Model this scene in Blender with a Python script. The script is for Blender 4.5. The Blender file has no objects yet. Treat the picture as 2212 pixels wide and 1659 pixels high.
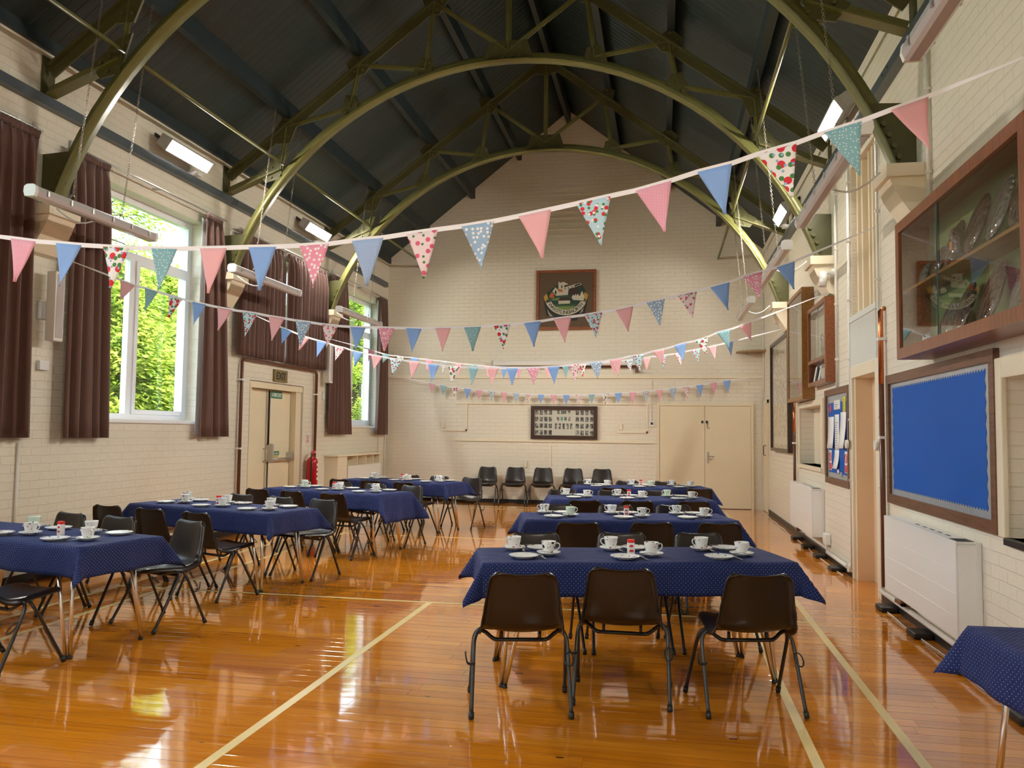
import bpy, bmesh, math, random
import numpy as np
from mathutils import Vector, Matrix, Euler
random.seed(7)
PI = math.pi
S = bpy.context.scene
C = S.collection

# ------------------------------------------------------------------ camera
cd = bpy.data.cameras.new('camera'); cam = bpy.data.objects.new('camera', cd); C.objects.link(cam)
cd.sensor_width = 36; cd.lens = 36 * 1740.4 / 2212; cd.clip_start = .05; cd.clip_end = 300
YAW, PITCH, ROLL = .186525, .05969, .012383
fw = Vector((-math.sin(YAW) * math.cos(PITCH), math.cos(YAW) * math.cos(PITCH), math.sin(PITCH)))
rt = Vector((math.cos(YAW), math.sin(YAW), 0)); up = rt.cross(fw)
rt, up = rt * math.cos(ROLL) + up * math.sin(ROLL), up * math.cos(ROLL) - rt * math.sin(ROLL)
m = Matrix((rt, up, -fw)).transposed().to_4x4(); m.translation = (0, 0, 1.44)
cam.matrix_world = m
S.camera = cam

# ------------------------------------------------------------------ sky, sun, exposure
S.view_settings.view_transform = 'Standard'; S.view_settings.look = 'None'
S.view_settings.gamma = 1; S.view_settings.use_curve_mapping = False
S.view_settings.exposure = .65
LAMP = 320.0
w = bpy.data.worlds.new('sky'); S.world = w; w.use_nodes = True
bg = w.node_tree.nodes['Background']; bg.inputs[0].default_value = (.70, .86, 1, 1); bg.inputs[1].default_value = 3.2
sd = bpy.data.lights.new('sun', 'SUN'); sd.energy = 9.0; sd.angle = .01; sd.color = (1, .95, .85)
sun = bpy.data.objects.new('sun', sd); C.objects.link(sun); sun.location = (20, 0, 25)
sun.rotation_euler = Vector((-.62, .35, -.72)).to_track_quat('-Z', 'Y').to_euler()

# ------------------------------------------------------------------ materials
class NT:
    def __init__(s, name):
        s.m = bpy.data.materials.new(name); s.m.use_nodes = True; s.t = s.m.node_tree; s.n = s.t.nodes
        s.b = s.n['Principled BSDF']; s.out = s.n['Material Output']
    def node(s, typ, ins=(), **kw):
        d = s.n.new('ShaderNode' + typ)
        for k, v in kw.items(): setattr(d, k, v)
        for k, v in (ins.items() if isinstance(ins, dict) else enumerate(ins)):
            if v is None: continue
            if hasattr(v, 'is_linked') or hasattr(v, 'links'): s.t.links.new(v, d.inputs[k])
            else: d.inputs[k].default_value = v
        return d
    def math(s, op, *a): return s.node('Math', a, operation=op).outputs[0]
    def mix(s, f, a, b):
        d = s.node('MixRGB', (f, a, b)); return d.outputs[0]
    def set(s, **kw):
        for k, v in kw.items():
            k = {'color': 'Base Color', 'rough': 'Roughness', 'metal': 'Metallic', 'coat': 'Coat Weight', 'spec': 'Specular IOR Level',
                 'normal': 'Normal', 'emit': 'Emission Color', 'estr': 'Emission Strength', 'alpha': 'Alpha', 'sheen': 'Sheen Weight',
                 'crough': 'Coat Roughness'}[k]
            if hasattr(v, 'links'): s.t.links.new(v, s.b.inputs[k])
            else: s.b.inputs[k].default_value = v
        return s.m
    def obj(s): return s.node('TexCoord').outputs['Object']
    def uv(s): return s.node('TexCoord').outputs['UV']
    def geo(s): return s.node('NewGeometry').outputs['Position']
    def xyz(s, v): d = s.node('SeparateXYZ', (v,)); return d.outputs
    def comb(s, x, y, z): return s.node('CombineXYZ', (x, y, z)).outputs[0]
    def noise(s, v, scale, detail=3, rough=.5): return s.node('TexNoise', {'Vector': v, 'Scale': scale, 'Detail': detail, 'Roughness': rough}).outputs
    def ramp(s, f, *st):
        d = s.node('ValToRGB', (f,)); e = d.color_ramp.elements
        while len(e) < len(st): e.new(.5)
        for i, (p, c) in enumerate(st): e[i].position = p; e[i].color = c4(c)
        return d.outputs[0]
    def bump(s, h, strength, dist, nrm=None): return s.node('Bump', {'Height': h, 'Strength': strength, 'Distance': dist, 'Normal': nrm}).outputs[0]
    def scale(s, v, x, y, z): return s.node('Mapping', {'Vector': v, 'Scale': (x, y, z)}).outputs[0]
def c4(c): return (c[0], c[1], c[2], 1)
def mat(name, c, rough=.5, metal=0, **kw):
    n = NT(name); return n.set(color=c4(c), rough=rough, metal=metal, **kw)
def mat_var(name, c, rough=.5, amt=.25, sc=8, **kw):
    n = NT(name); f = n.noise(n.obj(), sc, 4)[0]
    return n.set(color=n.mix(f, c4([v * (1 - amt) for v in c]), c4([min(1, v * (1 + amt)) for v in c])), rough=rough, **kw)

def brick(name, horiz, c, st=.6):
    n = NT(name); P = n.geo(); x, y, z = n.xyz(P)
    v = n.comb(x if horiz == 'x' else y, z, 0.0)
    wob = n.noise(P, 6, 2)[1]
    v2 = n.node('VectorMath', (v, n.node('VectorMath', (wob, (.012, .012, .012)), operation='MULTIPLY').outputs[0]), operation='ADD').outputs[0]
    b = n.node('TexBrick', {'Vector': v2, 'Color1': (1, 1, 1, 1), 'Color2': (.86, .86, .86, 1), 'Mortar': (.25, .25, .25, 1), 'Scale': 1.0,
               'Mortar Size': .006, 'Mortar Smooth': .7, 'Brick Width': .235, 'Row Height': .078})
    h = n.math('ADD', n.math('MULTIPLY', b.outputs[0], .7), n.math('MULTIPLY', n.noise(P, 35, 3)[0], .35))
    dirt = n.noise(P, .9, 4, .6)[0]
    col = n.mix(n.math('MULTIPLY', dirt, .35), c4(c), c4((c[0] * .84, c[1] * .80, c[2] * .72)))
    col = n.mix(n.math('MULTIPLY', n.math('SUBTRACT', 1.0, b.outputs[0]), .13), col, c4((c[0] * .5, c[1] * .46, c[2] * .38)))
    return n.set(color=col, rough=.55, normal=n.bump(h, st, .012))

WALL = (.80, .745, .62)
M = {}
M['brick_y'] = brick('painted brick side walls', 'y', WALL)
M['brick_x'] = brick('painted brick end walls', 'x', WALL)
M['cream'] = mat_var('cream gloss paint', (.80, .715, .54), .35, .05, 3)
M['cream_door'] = mat_var('cream door paint', (.78, .68, .48), .32, .06, 2)
M['peach'] = mat_var('peach paint', (.78, .58, .37), .45, .06, 3)
M['greypanel'] = mat_var('pale grey paint', (.66, .68, .63), .4, .05, 3)
M['white'] = mat('white paint', (.82, .82, .80), .3)
M['pipe_white'] = mat('white conduit', (.74, .72, .66), .35)
M['upvc'] = mat('white window frame', (.85, .87, .9), .25)
M['olive'] = mat_var('olive truss paint', (.135, .13, .036), .42, .25, 6)
M['olive_dark'] = mat_var('dark olive bracket paint', (.075, .072, .022), .45, .25, 6)
M['bolt'] = mat('bolt heads', (.10, .095, .03), .35)
M['rail'] = mat_var('blue grey steel paint', (.075, .095, .11), .35, .15, 4)
M['purlin'] = mat_var('dark teal beam paint', (.013, .024, .026), .5, .25, 5)
M['black'] = mat('black paint', (.012, .012, .013), .4)
M['rubber'] = mat_var('black rubber', (.014, .013, .012), .5, .3, 20)
M['frame_black'] = mat('black chair tube', (.018, .017, .017), .3)
M['chrome'] = mat('chrome tube', (.86, .84, .83), .24, 1)
M['steel'] = mat('galvanised steel', (.55, .54, .52), .35, .9)
M['copper'] = mat_var('copper pipe', (.62, .22, .09), .22, .35, 5, metal=1)
M['brownpipe'] = mat_var('brown painted pipe', (.13, .045, .022), .3, .3, 5)
M['china'] = mat('white china', (.82, .82, .79), .12, coat=.4)
M['green_china'] = mat('pale green china', (.66, .78, .64), .12, coat=.4)
M['cutlery'] = mat('stainless cutlery', (.45, .45, .46), .22, 1)
M['redplastic'] = mat('red plastic cap', (.75, .02, .02), .3)
M['whiteplastic'] = mat('white plastic', (.80, .80, .78), .3)
M['greyplastic'] = mat('lamp housing grey', (.42, .41, .40), .4)
M['diffuser'] = mat('unlit acrylic diffuser', (.50, .45, .45), .18)
M['chain'] = mat('chain steel', (.28, .25, .20), .4, .8)
M['felt'] = mat_var('green felt', (.17, .21, .085), .9, .1, 30)
M['darkfelt'] = mat('dark case inside', (.02, .018, .015), .7)
M['bluepaper'] = mat_var('blue backing paper', (.007, .10, .46), .6, .06, 4, spec=.2)
M['silverpaper'] = mat_var('silver border paper', (.40, .44, .48), .3, .15, 12, metal=.3)
M['paper'] = mat('white paper', (.80, .80, .78), .7)
M['ext_red'] = mat('fire extinguisher red', (.42, .006, .012), .22)
M['sign_green'] = mat('fire exit green', (.01, .20, .10), .4)
M['sign_old'] = mat('old exit sign brown', (.20, .15, .05), .4)
M['ink'] = mat('dark lettering', (.012, .012, .012), .5)
M['yellow'] = mat('yellow cloth', (.75, .52, .06), .7)
M['red'] = mat('red ink', (.6, .04, .05), .5)
M['navyink'] = mat('blue banner print', (.05, .08, .3), .6)
M['tape'] = mat_var('yellow floor tape', (.80, .62, .28), .22, .08, 6)
M['flagtape'] = mat('white bunting tape', (.84, .83, .86), .8)
n = NT('chair shell plastic'); f = n.noise(n.obj(), 160, 2)[0]
M['shell'] = n.set(color=c4((.017, .011, .0075)), rough=.29, spec=.5, normal=n.bump(f, .08, .001))

def wood(name, c, rough=.3, axis=1, sc=4):
    n = NT(name); P = n.obj(); sv = [14, 14, 14]; sv[axis] = 1.0
    g = n.noise(n.scale(P, *sv), sc, 5, .6)[0]
    g = n.ramp(g, (.3, [v * .55 for v in c]), (.5, c), (.72, [min(1, v * 1.35) for v in c]))
    return n.set(color=g, rough=rough)
M['wood_y'] = wood('mahogany stained wood', (.235, .075, .026), .28, 1)
M['wood_z'] = wood('mahogany stained wood upright', (.235, .075, .026), .28, 2)
M['oak_z'] = wood('golden oak', (.30, .135, .03), .3, 2)
M['oak_y'] = wood('golden oak horizontal', (.30, .135, .03), .3, 1)
M['walnut_y'] = wood('brown softwood frame', (.15, .062, .03), .4, 1)
M['walnut_z'] = wood('brown softwood frame upright', (.15, .062, .03), .4, 2)
M['dark_wood'] = wood('very dark wood', (.045, .018, .010), .3, 0)
M['dark_wood_z'] = wood('very dark wood upright', (.04, .02, .014), .3, 2)
M['pine_x'] = wood('orange pine frame', (.26, .075, .02), .35, 0)
M['pine_z'] = wood('orange pine frame upright', (.26, .075, .02), .35, 2)
M['hardboard'] = mat_var('brown board', (.105, .062, .030), .6, .1, 30)
M['shelfwood'] = wood('light shelf wood', (.33, .21, .08), .5, 0)

# roof boards running up the slope
n = NT('dark green roof boards'); P = n.geo(); x, y, z = n.xyz(P)
fr = n.math('FRACT', n.math('DIVIDE', y, .118))
edge = n.math('MINIMUM', n.math('MULTIPLY', fr, 14.0), 1.0)
idx = n.math('FLOOR', n.math('DIVIDE', y, .118))
rnd = n.node('TexWhiteNoise', {'W': idx}, noise_dimensions='1D').outputs[0]
g = n.noise(n.scale(P, 1.2, 16, 1.2), 3, 4, .6)[0]
col = n.mix(n.math('ADD', n.math('MULTIPLY', g, .6), n.math('MULTIPLY', rnd, .4)), (.004, .013, .015, 1), (.012, .032, .034, 1))
col = n.mix(edge, (.002, .003, .003, 1), col)
M['roof'] = n.set(color=col, rough=.42, normal=n.bump(n.math('ADD', edge, n.math('MULTIPLY', g, .25)), .5, .008))

# varnished pine floor, boards along X
n = NT('varnished pine floor'); P = n.geo(); x, y, z = n.xyz(P)
BW = .105
yy = n.math('DIVIDE', y, BW); idx = n.math('FLOOR', yy); fr = n.math('FRACT', yy)
r1 = n.node('TexWhiteNoise', {'W': idx}, noise_dimensions='1D').outputs[0]
xs = n.math('DIVIDE', n.math('ADD', x, n.math('MULTIPLY', r1, 7.0)), 2.6)
bi = n.math('ADD', idx, n.math('MULTIPLY', n.math('FLOOR', xs), 57.3)); fx = n.math('FRACT', xs)
r2 = n.node('TexWhiteNoise', {'W': bi}, noise_dimensions='1D').outputs[0]
r3 = n.node('TexWhiteNoise', {'W': n.math('ADD', bi, 311.7)}, noise_dimensions='1D').outputs[0]
off = n.comb(n.math('MULTIPLY', r2, 31.0), n.math('MULTIPLY', r3, 17.0), 0.0)
gv = n.node('VectorMath', (n.scale(P, 1.0, 22, 1), off), operation='ADD').outputs[0]
grain = n.noise(gv, 1.6, 5, .62)[0]
big = n.noise(P, .8, 3)[0]
base = n.ramp(n.math('ADD', n.math('MULTIPLY', grain, .75), n.math('MULTIPLY', r2, .25)), (.25, (.38, .105, .006)), (.5, (.66, .225, .012)), (.78, (.80, .33, .030)))
base = n.mix(n.math('MULTIPLY', big, .45), base, (.60, .185, .008, 1))
kn = n.node('TexVoronoi', {'Vector': n.scale(P, 2.6, 6.5, 1), 'Scale': 1.0}); 
ksz = n.node('SeparateColor', (kn.outputs[1],)).outputs[0]
kmask = n.math('LESS_THAN', kn.outputs[0], n.math('MULTIPLY', n.math('SUBTRACT', ksz, .38), .17))
base = n.mix(n.math('MULTIPLY', kmask, .85), base, (.05, .012, .004, 1))
gap = n.math('MINIMUM', n.math('MULTIPLY', n.math('MINIMUM', fr, n.math('SUBTRACT', 1.0, fr)), 55.0), 1.0)
gape = n.math('MINIMUM', n.math('MULTIPLY', fx, 900.0), 1.0)
gp = n.math('MINIMUM', gap, gape)
base = n.mix(n.math('ADD', n.math('MULTIPLY', gp, .7), .3), (.10, .03, .006, 1), base)
tilt = n.math('ADD', n.math('MULTIPLY', n.math('MULTIPLY', n.math('SUBTRACT', r2, .5), fr), .75), n.math('MULTIPLY', gp, .28))
cup = n.math('MULTIPLY', n.math('MULTIPLY', fr, n.math('SUBTRACT', 1.0, fr)), .9)
wav = n.math('MULTIPLY', n.noise(n.scale(P, 1.0, 2.2, 1), 3.2, 2)[0], 1.4)
hgt = n.math('ADD', n.math('ADD', tilt, cup), wav)
M['floor'] = n.set(color=base, rough=n.math('ADD', .04, n.math('MULTIPLY', big, .05)), spec=.55, coat=.5, crough=.03, normal=n.bump(hgt, .30, .0035))

# navy cloth with small white dots on a diagonal grid
def cloth(name):
    n = NT(name); u = n.uv(); x, y, z = n.xyz(u)
    d = .0250
    def grid(ox):
        a = n.math('SUBTRACT', n.math('FRACT', n.math('ADD', n.math('DIVIDE', x, d), ox)), .5)
        b = n.math('SUBTRACT', n.math('FRACT', n.math('ADD', n.math('DIVIDE', y, d), ox)), .5)
        return n.math('ADD', n.math('MULTIPLY', a, a), n.math('MULTIPLY', b, b))
    dm = n.math('LESS_THAN', n.math('MINIMUM', grid(.25), grid(.75)), .0031)
    wv = n.noise(n.scale(u, 300, 300, 1), 3, 2)[0]
    cb = n.mix(wv, (.007, .015, .080, 1), (.013, .026, .125, 1))
    return n.set(color=n.mix(dm, cb, (.62, .64, .70, 1)), rough=.8, spec=.25, normal=n.bump(n.math('ADD', n.noise(u, 9, 3)[0], n.math('MULTIPLY', n.math('LESS_THAN', n.math('ABSOLUTE', n.math('SUBTRACT', n.math('FRACT', n.math('DIVIDE', n.math('ADD', x, .21), .43)), .5)), .012), .25)), .5, .03))
M['cloth'] = cloth('navy dotted tablecloth')

# curtain
n = NT('brown curtain'); P = n.obj(); g = n.noise(n.scale(P, 40, 40, 3), 4, 3)[0]
M['curtain'] = n.set(color=n.mix(g, (.085, .035, .023, 1), (.145, .062, .042, 1)), rough=.7, sheen=.3)
n = NT('white curtain lining'); M['lining'] = n.set(color=(.7, .72, .75, 1), rough=.8)

# glass: clear sheet with a faint mirror
def glass(name, refl, tint=(1, 1, 1)):
    n = NT(name); n.n.remove(n.b)
    t = n.node('BsdfTransparent', (c4(tint),)); g = n.node('BsdfGlossy', {'Color': (1, 1, 1, 1), 'Roughness': .01})
    fz = n.node('Fresnel', (1.5,)).outputs[0]
    mx = n.node('MixShader', (n.math('MULTIPLY', n.math('MINIMUM', n.math('MULTIPLY', fz, refl), 1.0), n.math('SUBTRACT', 1.0, n.node('NewGeometry').outputs['Backfacing'])), t.outputs[0], g.outputs[0]))
    n.t.links.new(mx.outputs[0], n.out.inputs[0]); return n.m
M['glass'] = glass('window glass', 1.0); M['cabglass'] = glass('cabinet glass', 1.2, (.93, .95, .93))

# patterned fabrics and china
def spots(name, base, layers, coord='obj', rough=.8, gingham=None):
    n = NT(name); P = n.obj()
    if coord == 'flat':
        x, y, z = n.xyz(P); P = n.comb(x, z, 0.0)
    col = c4(base)
    if gingham:
        x, y, z = n.xyz(P); k = gingham[0]
        a = n.math('LESS_THAN', n.math('FRACT', n.math('MULTIPLY', x, k)), .5); b = n.math('LESS_THAN', n.math('FRACT', n.math('MULTIPLY', y, k)), .5)
        col = n.mix(n.math('MULTIPLY', n.math('ADD', a, b), .5), col, c4(gingham[1]))
    for sc, r, c2, seed in layers:
        v = n.node('TexVoronoi', {'Vector': n.node('VectorMath', (P, (seed, seed * .37, seed * .71)), operation='ADD').outputs[0], 'Scale': sc, 'Randomness': .8}, **({'voronoi_dimensions': '2D'} if coord == 'flat' else {}))
        msk = n.math('LESS_THAN', v.outputs[0], r)
        col = n.mix(msk, col, c4(c2))
    return n.set(color=col, rough=rough)
W_ = (.84, .83, .82); RED = (.68, .03, .05); GRN = (.07, .23, .06)
FL = {'b': mat('plain blue cotton', (.24, .41, .77), .8), 'p': mat('plain pink cotton', (.83, .44, .47), .8),
      'pg': spots('pink gingham cotton', (.84, .62, .68), [], 'flat', gingham=(150, (.76, .16, .30))),
      'bg': spots('blue gingham cotton', (.55, .66, .83), [], 'flat', gingham=(150, (.13, .27, .58))),
      's': spots('strawberry print cotton', W_, [(17, .29, RED, .3), (20, .22, GRN, 5.1), (24, .15, (.30, .45, .70), 9.2)], 'flat'),
      't': spots('teal dotted cotton', (.22, .44, .49), [(62, .15, W_, 1.7)], 'flat'),
      'ps': spots('pink starry cotton', (.80, .30, .42), [(42, .26, W_, 2.2)], 'flat'),
      'bs': spots('blue starry cotton', (.31, .45, .62), [(42, .26, W_, 2.9)], 'flat'),
      'pf': spots('pale rosebud cotton', (.82, .66, .68), [(20, .22, (.70, .12, .22), 3.3), (24, .15, GRN, 7.7)], 'flat'),
      'bc': spots('cherry print cotton', (.47, .67, .77), [(27, .25, RED, 4.4), (30, .19, GRN, 8.8), (26, .16, W_, 2.1)], 'flat'),
      'g': spots('grey floral cotton', (.42, .42, .42), [(50, .3, (.75, .75, .75), 4.4), (44, .22, (.15, .17, .16), 1.1)], 'flat')}
CH = [('rose-patterned', spots('rose china', (.82, .82, .79), [(30, .24, (.50, .06, .12), .9), (36, .22, (.10, .17, .07), 3.1)], rough=.12)),
      ('black-flowered', spots('black flower china', (.82, .82, .79), [(24, .30, (.03, .03, .035), 1.9), (40, .2, (.30, .18, .10), 3.6)], rough=.12)),
      ('blue-flowered', spots('blue flower china', (.82, .82, .80), [(30, .24, (.16, .25, .52), 2.9), (36, .18, (.25, .36, .24), 6.1)], rough=.12)),
      ('grey-leaved', spots('grey leaf china', (.82, .82, .79), [(30, .22, (.22, .22, .19), 3.9), (40, .16, (.42, .12, .14), 6.6)], rough=.12)),
      ('plain pale green', M['green_china'])]
PL = [('gold-rimmed', spots('gilt plate china', (.82, .82, .79), [(26, .16, (.45, .30, .09), .2)], rough=.12)),
      ('rose-patterned', CH[0][1]), ('blue-flowered', CH[2][1]), ('plain white', M['china'])]

# ------------------------------------------------------------------ geometry helpers
class MB:
    def __init__(s): s.bm = bmesh.new(); s.uvl = None
    def box(s, x0, x1, y0, y1, z0, z1, bev=0, rot=None, mid=None):
        r = bmesh.ops.create_cube(s.bm, size=1); v = r['verts']
        bmesh.ops.scale(s.bm, vec=(abs(x1 - x0), abs(y1 - y0), abs(z1 - z0)), verts=v)
        c = Vector(((x0 + x1) / 2, (y0 + y1) / 2, (z0 + z1) / 2))
        if bev:
            es = list({e for q in v for e in q.link_edges})
            rb = bmesh.ops.bevel(s.bm, geom=es, offset=bev, segments=2, profile=.6, affect='EDGES')
            v = list({q for f in rb['faces'] for q in f.verts} | {q for q in v if q.is_valid})
            seen = set(v); st = list(v)
            while st:
                q = st.pop()
                for e in q.link_edges:
                    o = e.other_vert(q)
                    if o not in seen: seen.add(o); st.append(o)
            v = list(seen)
        if rot is not None: bmesh.ops.rotate(s.bm, cent=(0, 0, 0), matrix=Euler(rot).to_matrix(), verts=v)
        bmesh.ops.translate(s.bm, vec=c, verts=v); return s
    def tube(s, pts, r, n=8, cap=True, closed=False):
        pts = [Vector(p) for p in pts]; rs = r if isinstance(r, (list, tuple)) else [r] * len(pts)
        rings = []; prev = None; L = len(pts)
        for i, p in enumerate(pts):
            if closed: t = (pts[(i + 1) % L] - pts[i - 1]).normalized()
            else: t = (pts[min(i + 1, L - 1)] - pts[max(i - 1, 0)]).normalized()
            if prev is None:
                a = Vector((0, 0, 1)) if abs(t.z) < .9 else Vector((1, 0, 0)); u = t.cross(a).normalized()
            else:
                u = (prev - t * prev.dot(t)).normalized()
            prev = u; v = t.cross(u)
            rings.append([s.bm.verts.new(p + (u * math.cos(2 * PI * k / n) + v * math.sin(2 * PI * k / n)) * rs[i]) for k in range(n)])
        for i in range(L if closed else L - 1):
            a, b = rings[i], rings[(i + 1) % L]
            for k in range(n): s.bm.faces.new((a[k], a[(k + 1) % n], b[(k + 1) % n], b[k])).smooth = True
        if cap and not closed: s.bm.faces.new(rings[0][::-1]); s.bm.faces.new(rings[-1])
        return s
    def lathe(s, prof, n=20, c=(0, 0, 0), smooth=True):
        rings = []
        for r, z in prof:
            if r < 1e-6: rings.append([s.bm.verts.new((c[0], c[1], c[2] + z))])
            else: rings.append([s.bm.verts.new((c[0] + r * math.cos(2 * PI * k / n), c[1] + r * math.sin(2 * PI * k / n), c[2] + z)) for k in range(n)])
        for a, b in zip(rings, rings[1:]):
            for k in range(n):
                q = [a[k % len(a)], a[(k + 1) % len(a)], b[(k + 1) % len(b)], b[k % len(b)]]
                q = list(dict.fromkeys(q))
                if len(q) > 2:
                    f = s.bm.faces.new(q); f.smooth = smooth
        return s
    def prism(s, pts, d):
        "closed polygon (list of 3-D points) pushed along vector d"
        d = Vector(d); a = [s.bm.verts.new(p) for p in pts]; b = [s.bm.verts.new(Vector(p) + d) for p in pts]
        s.bm.faces.new(a); s.bm.faces.new(b[::-1]); L = len(pts)
        for i in range(L): s.bm.faces.new((a[i], b[i], b[(i + 1) % L], a[(i + 1) % L]))
        return s
    def beam(s, p, q, wd, ht, upv=(0, 1, 0)):
        p, q = Vector(p), Vector(q); t = (q - p).normalized(); u = Vector(upv); v = t.cross(u).normalized(); u = v.cross(t)
        sec = [u * wd / 2 + v * ht / 2, -u * wd / 2 + v * ht / 2, -u * wd / 2 - v * ht / 2, u * wd / 2 - v * ht / 2]
        return s.prism([p + o for o in sec], q - p)
    def grid(s, P, closed_u=False, uv=None, smooth=True):
        V = [[s.bm.verts.new(p) for p in row] for row in P]
        if uv: s.uvl = s.bm.loops.layers.uv.verify()
        for i in range(len(P) - 1):
            for j in range(len(P[0]) - (0 if closed_u else 1)):
                j2 = (j + 1) % len(P[0])
                f = s.bm.faces.new((V[i][j], V[i][j2], V[i + 1][j2], V[i + 1][j])); f.smooth = smooth
                if uv:
                    for l, (a, b) in zip(f.loops, ((i, j), (i, j2), (i + 1, j2), (i + 1, j))): l[s.uvl].uv = uv[a][b]
        return s
    def ring(s, ax, f0, f1, u0, u1, v0, v1, fr):
        "mitred picture-frame ring, ax 'x' or 'y' is the normal"
        def P(f, u, v): return Vector((f, u, v)) if ax == 'x' else Vector((u, f, v))
        R = []
        for f in (f0, f1):
            R.append([s.bm.verts.new(P(f, u, v)) for u, v in ((u0, v0), (u1, v0), (u1, v1), (u0, v1))])
            R.append([s.bm.verts.new(P(f, u, v)) for u, v in ((u0 + fr, v0 + fr), (u1 - fr, v0 + fr), (u1 - fr, v1 - fr), (u0 + fr, v1 - fr))])
        for p, q in ((0, 1), (2, 3), (0, 2), (1, 3)):
            for i in range(4): s.bm.faces.new((R[p][i], R[p][(i + 1) % 4], R[q][(i + 1) % 4], R[q][i]))
        return s
    def add_mesh(s, me, mtx):
        t = bmesh.new(); t.from_mesh(me); t.transform(mtx); tmp = bpy.data.meshes.new('tmp'); t.to_mesh(tmp); t.free()
        s.bm.from_mesh(tmp); bpy.data.meshes.remove(tmp); return s
    def solid(s, th):
        bmesh.ops.recalc_face_normals(s.bm, faces=s.bm.faces[:]); bmesh.ops.solidify(s.bm, geom=s.bm.faces[:], thickness=th); return s

OFF = {}
def obj(name, mb, m, parent=None, fix=True):
    "links mb as one mesh object; with a parent whose OFF is known the mesh is given in world space"
    if fix: bmesh.ops.recalc_face_normals(mb.bm, faces=mb.bm.faces[:])
    off = OFF.get(parent.name) if parent else None
    if off is not None: bmesh.ops.translate(mb.bm, vec=-off, verts=mb.bm.verts[:])
    me = bpy.data.meshes.new(name); mb.bm.to_mesh(me); mb.bm.free()
    o = bpy.data.objects.new(name, me); C.objects.link(o)
    me.materials.append(m)
    if parent: o.parent = parent
    if off is not None: OFF[o.name] = off
    return o
def tag(o, label, cat, group=None, kind=None):
    o['label'] = label; o['category'] = cat
    if group: o['group'] = group
    if kind: o['kind'] = kind
    return o
def thing(name, label, cat, loc=(0, 0, 0), rz=0, group=None, world=True):
    o = bpy.data.objects.new(name, None); C.objects.link(o); o.location = loc; o.rotation_euler = (0, 0, rz); o.empty_display_size = .1
    if world and not rz: OFF[o.name] = Vector(loc)
    return tag(o, label, cat, group)
def solo(name, mb, m, label, cat, loc, group=None):
    "one-mesh thing given in world space with its origin at loc"
    bmesh.ops.translate(mb.bm, vec=-Vector(loc), verts=mb.bm.verts[:])
    o = obj(name, mb, m); o.location = loc; return tag(o, label, cat, group)
def struct(name, mb, m, parent=None):
    o = obj(name, mb, m, parent)
    if not parent: o['kind'] = 'structure'
    return o
def copy_tree(o, parent=None):
    c = o.copy(); C.objects.link(c)
    if parent: c.parent = parent
    for ch in o.children: copy_tree(ch, c)
    return c
GLYPH = {}
def glyph(ch):
    if ch not in GLYPH:
        cu = bpy.data.curves.new('glyph', 'FONT'); cu.body = ch; cu.align_x = 'CENTER'; cu.extrude = .02; cu.offset = .012
        o = bpy.data.objects.new('glyph', cu); C.objects.link(o)
        bpy.context.view_layer.update()
        GLYPH[ch] = bpy.data.meshes.new_from_object(o.evaluated_get(bpy.context.evaluated_depsgraph_get()))
        bpy.data.objects.remove(o); bpy.data.curves.remove(cu)
    return GLYPH[ch]
def text(mb, s_, origin, xdir, updir, size, wscale=1.0):
    mb.add_mesh(glyph(s_), Matrix.Translation(origin) @ Matrix((Vector(xdir) * wscale, Vector(updir), Vector(xdir).cross(Vector(updir)))).transposed().to_4x4() @ Matrix.Scale(size, 4))
    return mb
XL, XR, YB, YF, XC = -5.79, 1.91, 16.3, -3.3, -1.94
EAVE, RIDGE = 5.1, 8.12

# ------------------------------------------------------------------ large structure
f = struct('floor', MB().box(XL - .4, XR + .4, YF - .3, YB + .3, -.12, 0), M['floor'])
LINES = [('x', 1.128, -3.2, 15.35), ('x', .665, -3.2, 6.64), ('x', -1.935, -3.2, 6.64), ('x', -1.935, 10.72, 15.35), ('x', -4.40, -3.2, 15.35), ('x', -4.86, -3.2, 15.35),
         ('y', 6.64, -4.88, 1.15), ('y', 10.72, -4.88, 1.15), ('y', 14.9, -4.88, 1.15), ('y', 15.35, -4.88, 1.15)]
for a, c, p, q in LINES:
    b = MB()
    if a == 'x': b.box(c - .025, c + .025, p, q, .0002, .0012)
    else: b.box(p, q, c - .02, c + .02, .0003, .0014)
    obj('court_line', b, M['tape'], f)

def wall_cells(mb, x0, x1, us, zs, opens, axis='x'):
    us = sorted(set(us + [v for o in opens for v in o[:2]])); zs = sorted(set(zs + [v for o in opens for v in o[2:4]]))
    for a, b in zip(us, us[1:]):
        for c, d in zip(zs, zs[1:]):
            cu, cz = (a + b) / 2, (c + d) / 2; dep = x0
            for o in opens:
                if o[0] < cu < o[1] and o[2] < cz < o[3]: dep = o[4]
            if dep is None: continue
            mb.box(dep, x1, a, b, c, d)
    return mb
WB = [-1.6, 1.65, 4.9, 8.15, 14.65]
opens = [(c - 1.13, c + 1.13, 1.52, 4.05, None) for c in WB] + [(10.27, 12.53, 2.5, 4.05, None), (10.56, 12.3, 0, 2.14, XL - .16)]
struct('wall_left', wall_cells(MB(), XL, XL - .34, [YF, YB], [0, EAVE + .2], opens), M['brick_y'])
opens = [(7.8, 8.72, 0, 2.03, XR + .3), (7.78, 8.76, 2.63, 4.22, XR + .14), (10.4, 12.0, 1.05, 1.82, XR + .2), (3.3, 5.02, .88, 1.78, XR + .24)]
struct('wall_right', wall_cells(MB(), XR, XR + .4, [YF, YB], [0, EAVE + .2], opens), M['brick_y'])
def gable(y0, y1): return MB().prism([(XL - .34, y0, 0), (XR + .34, y0, 0), (XR + .34, y0, EAVE - .2), (XC, y0, RIDGE + .06), (XL - .34, y0, EAVE - .2)], (0, y1 - y0, 0))
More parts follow.
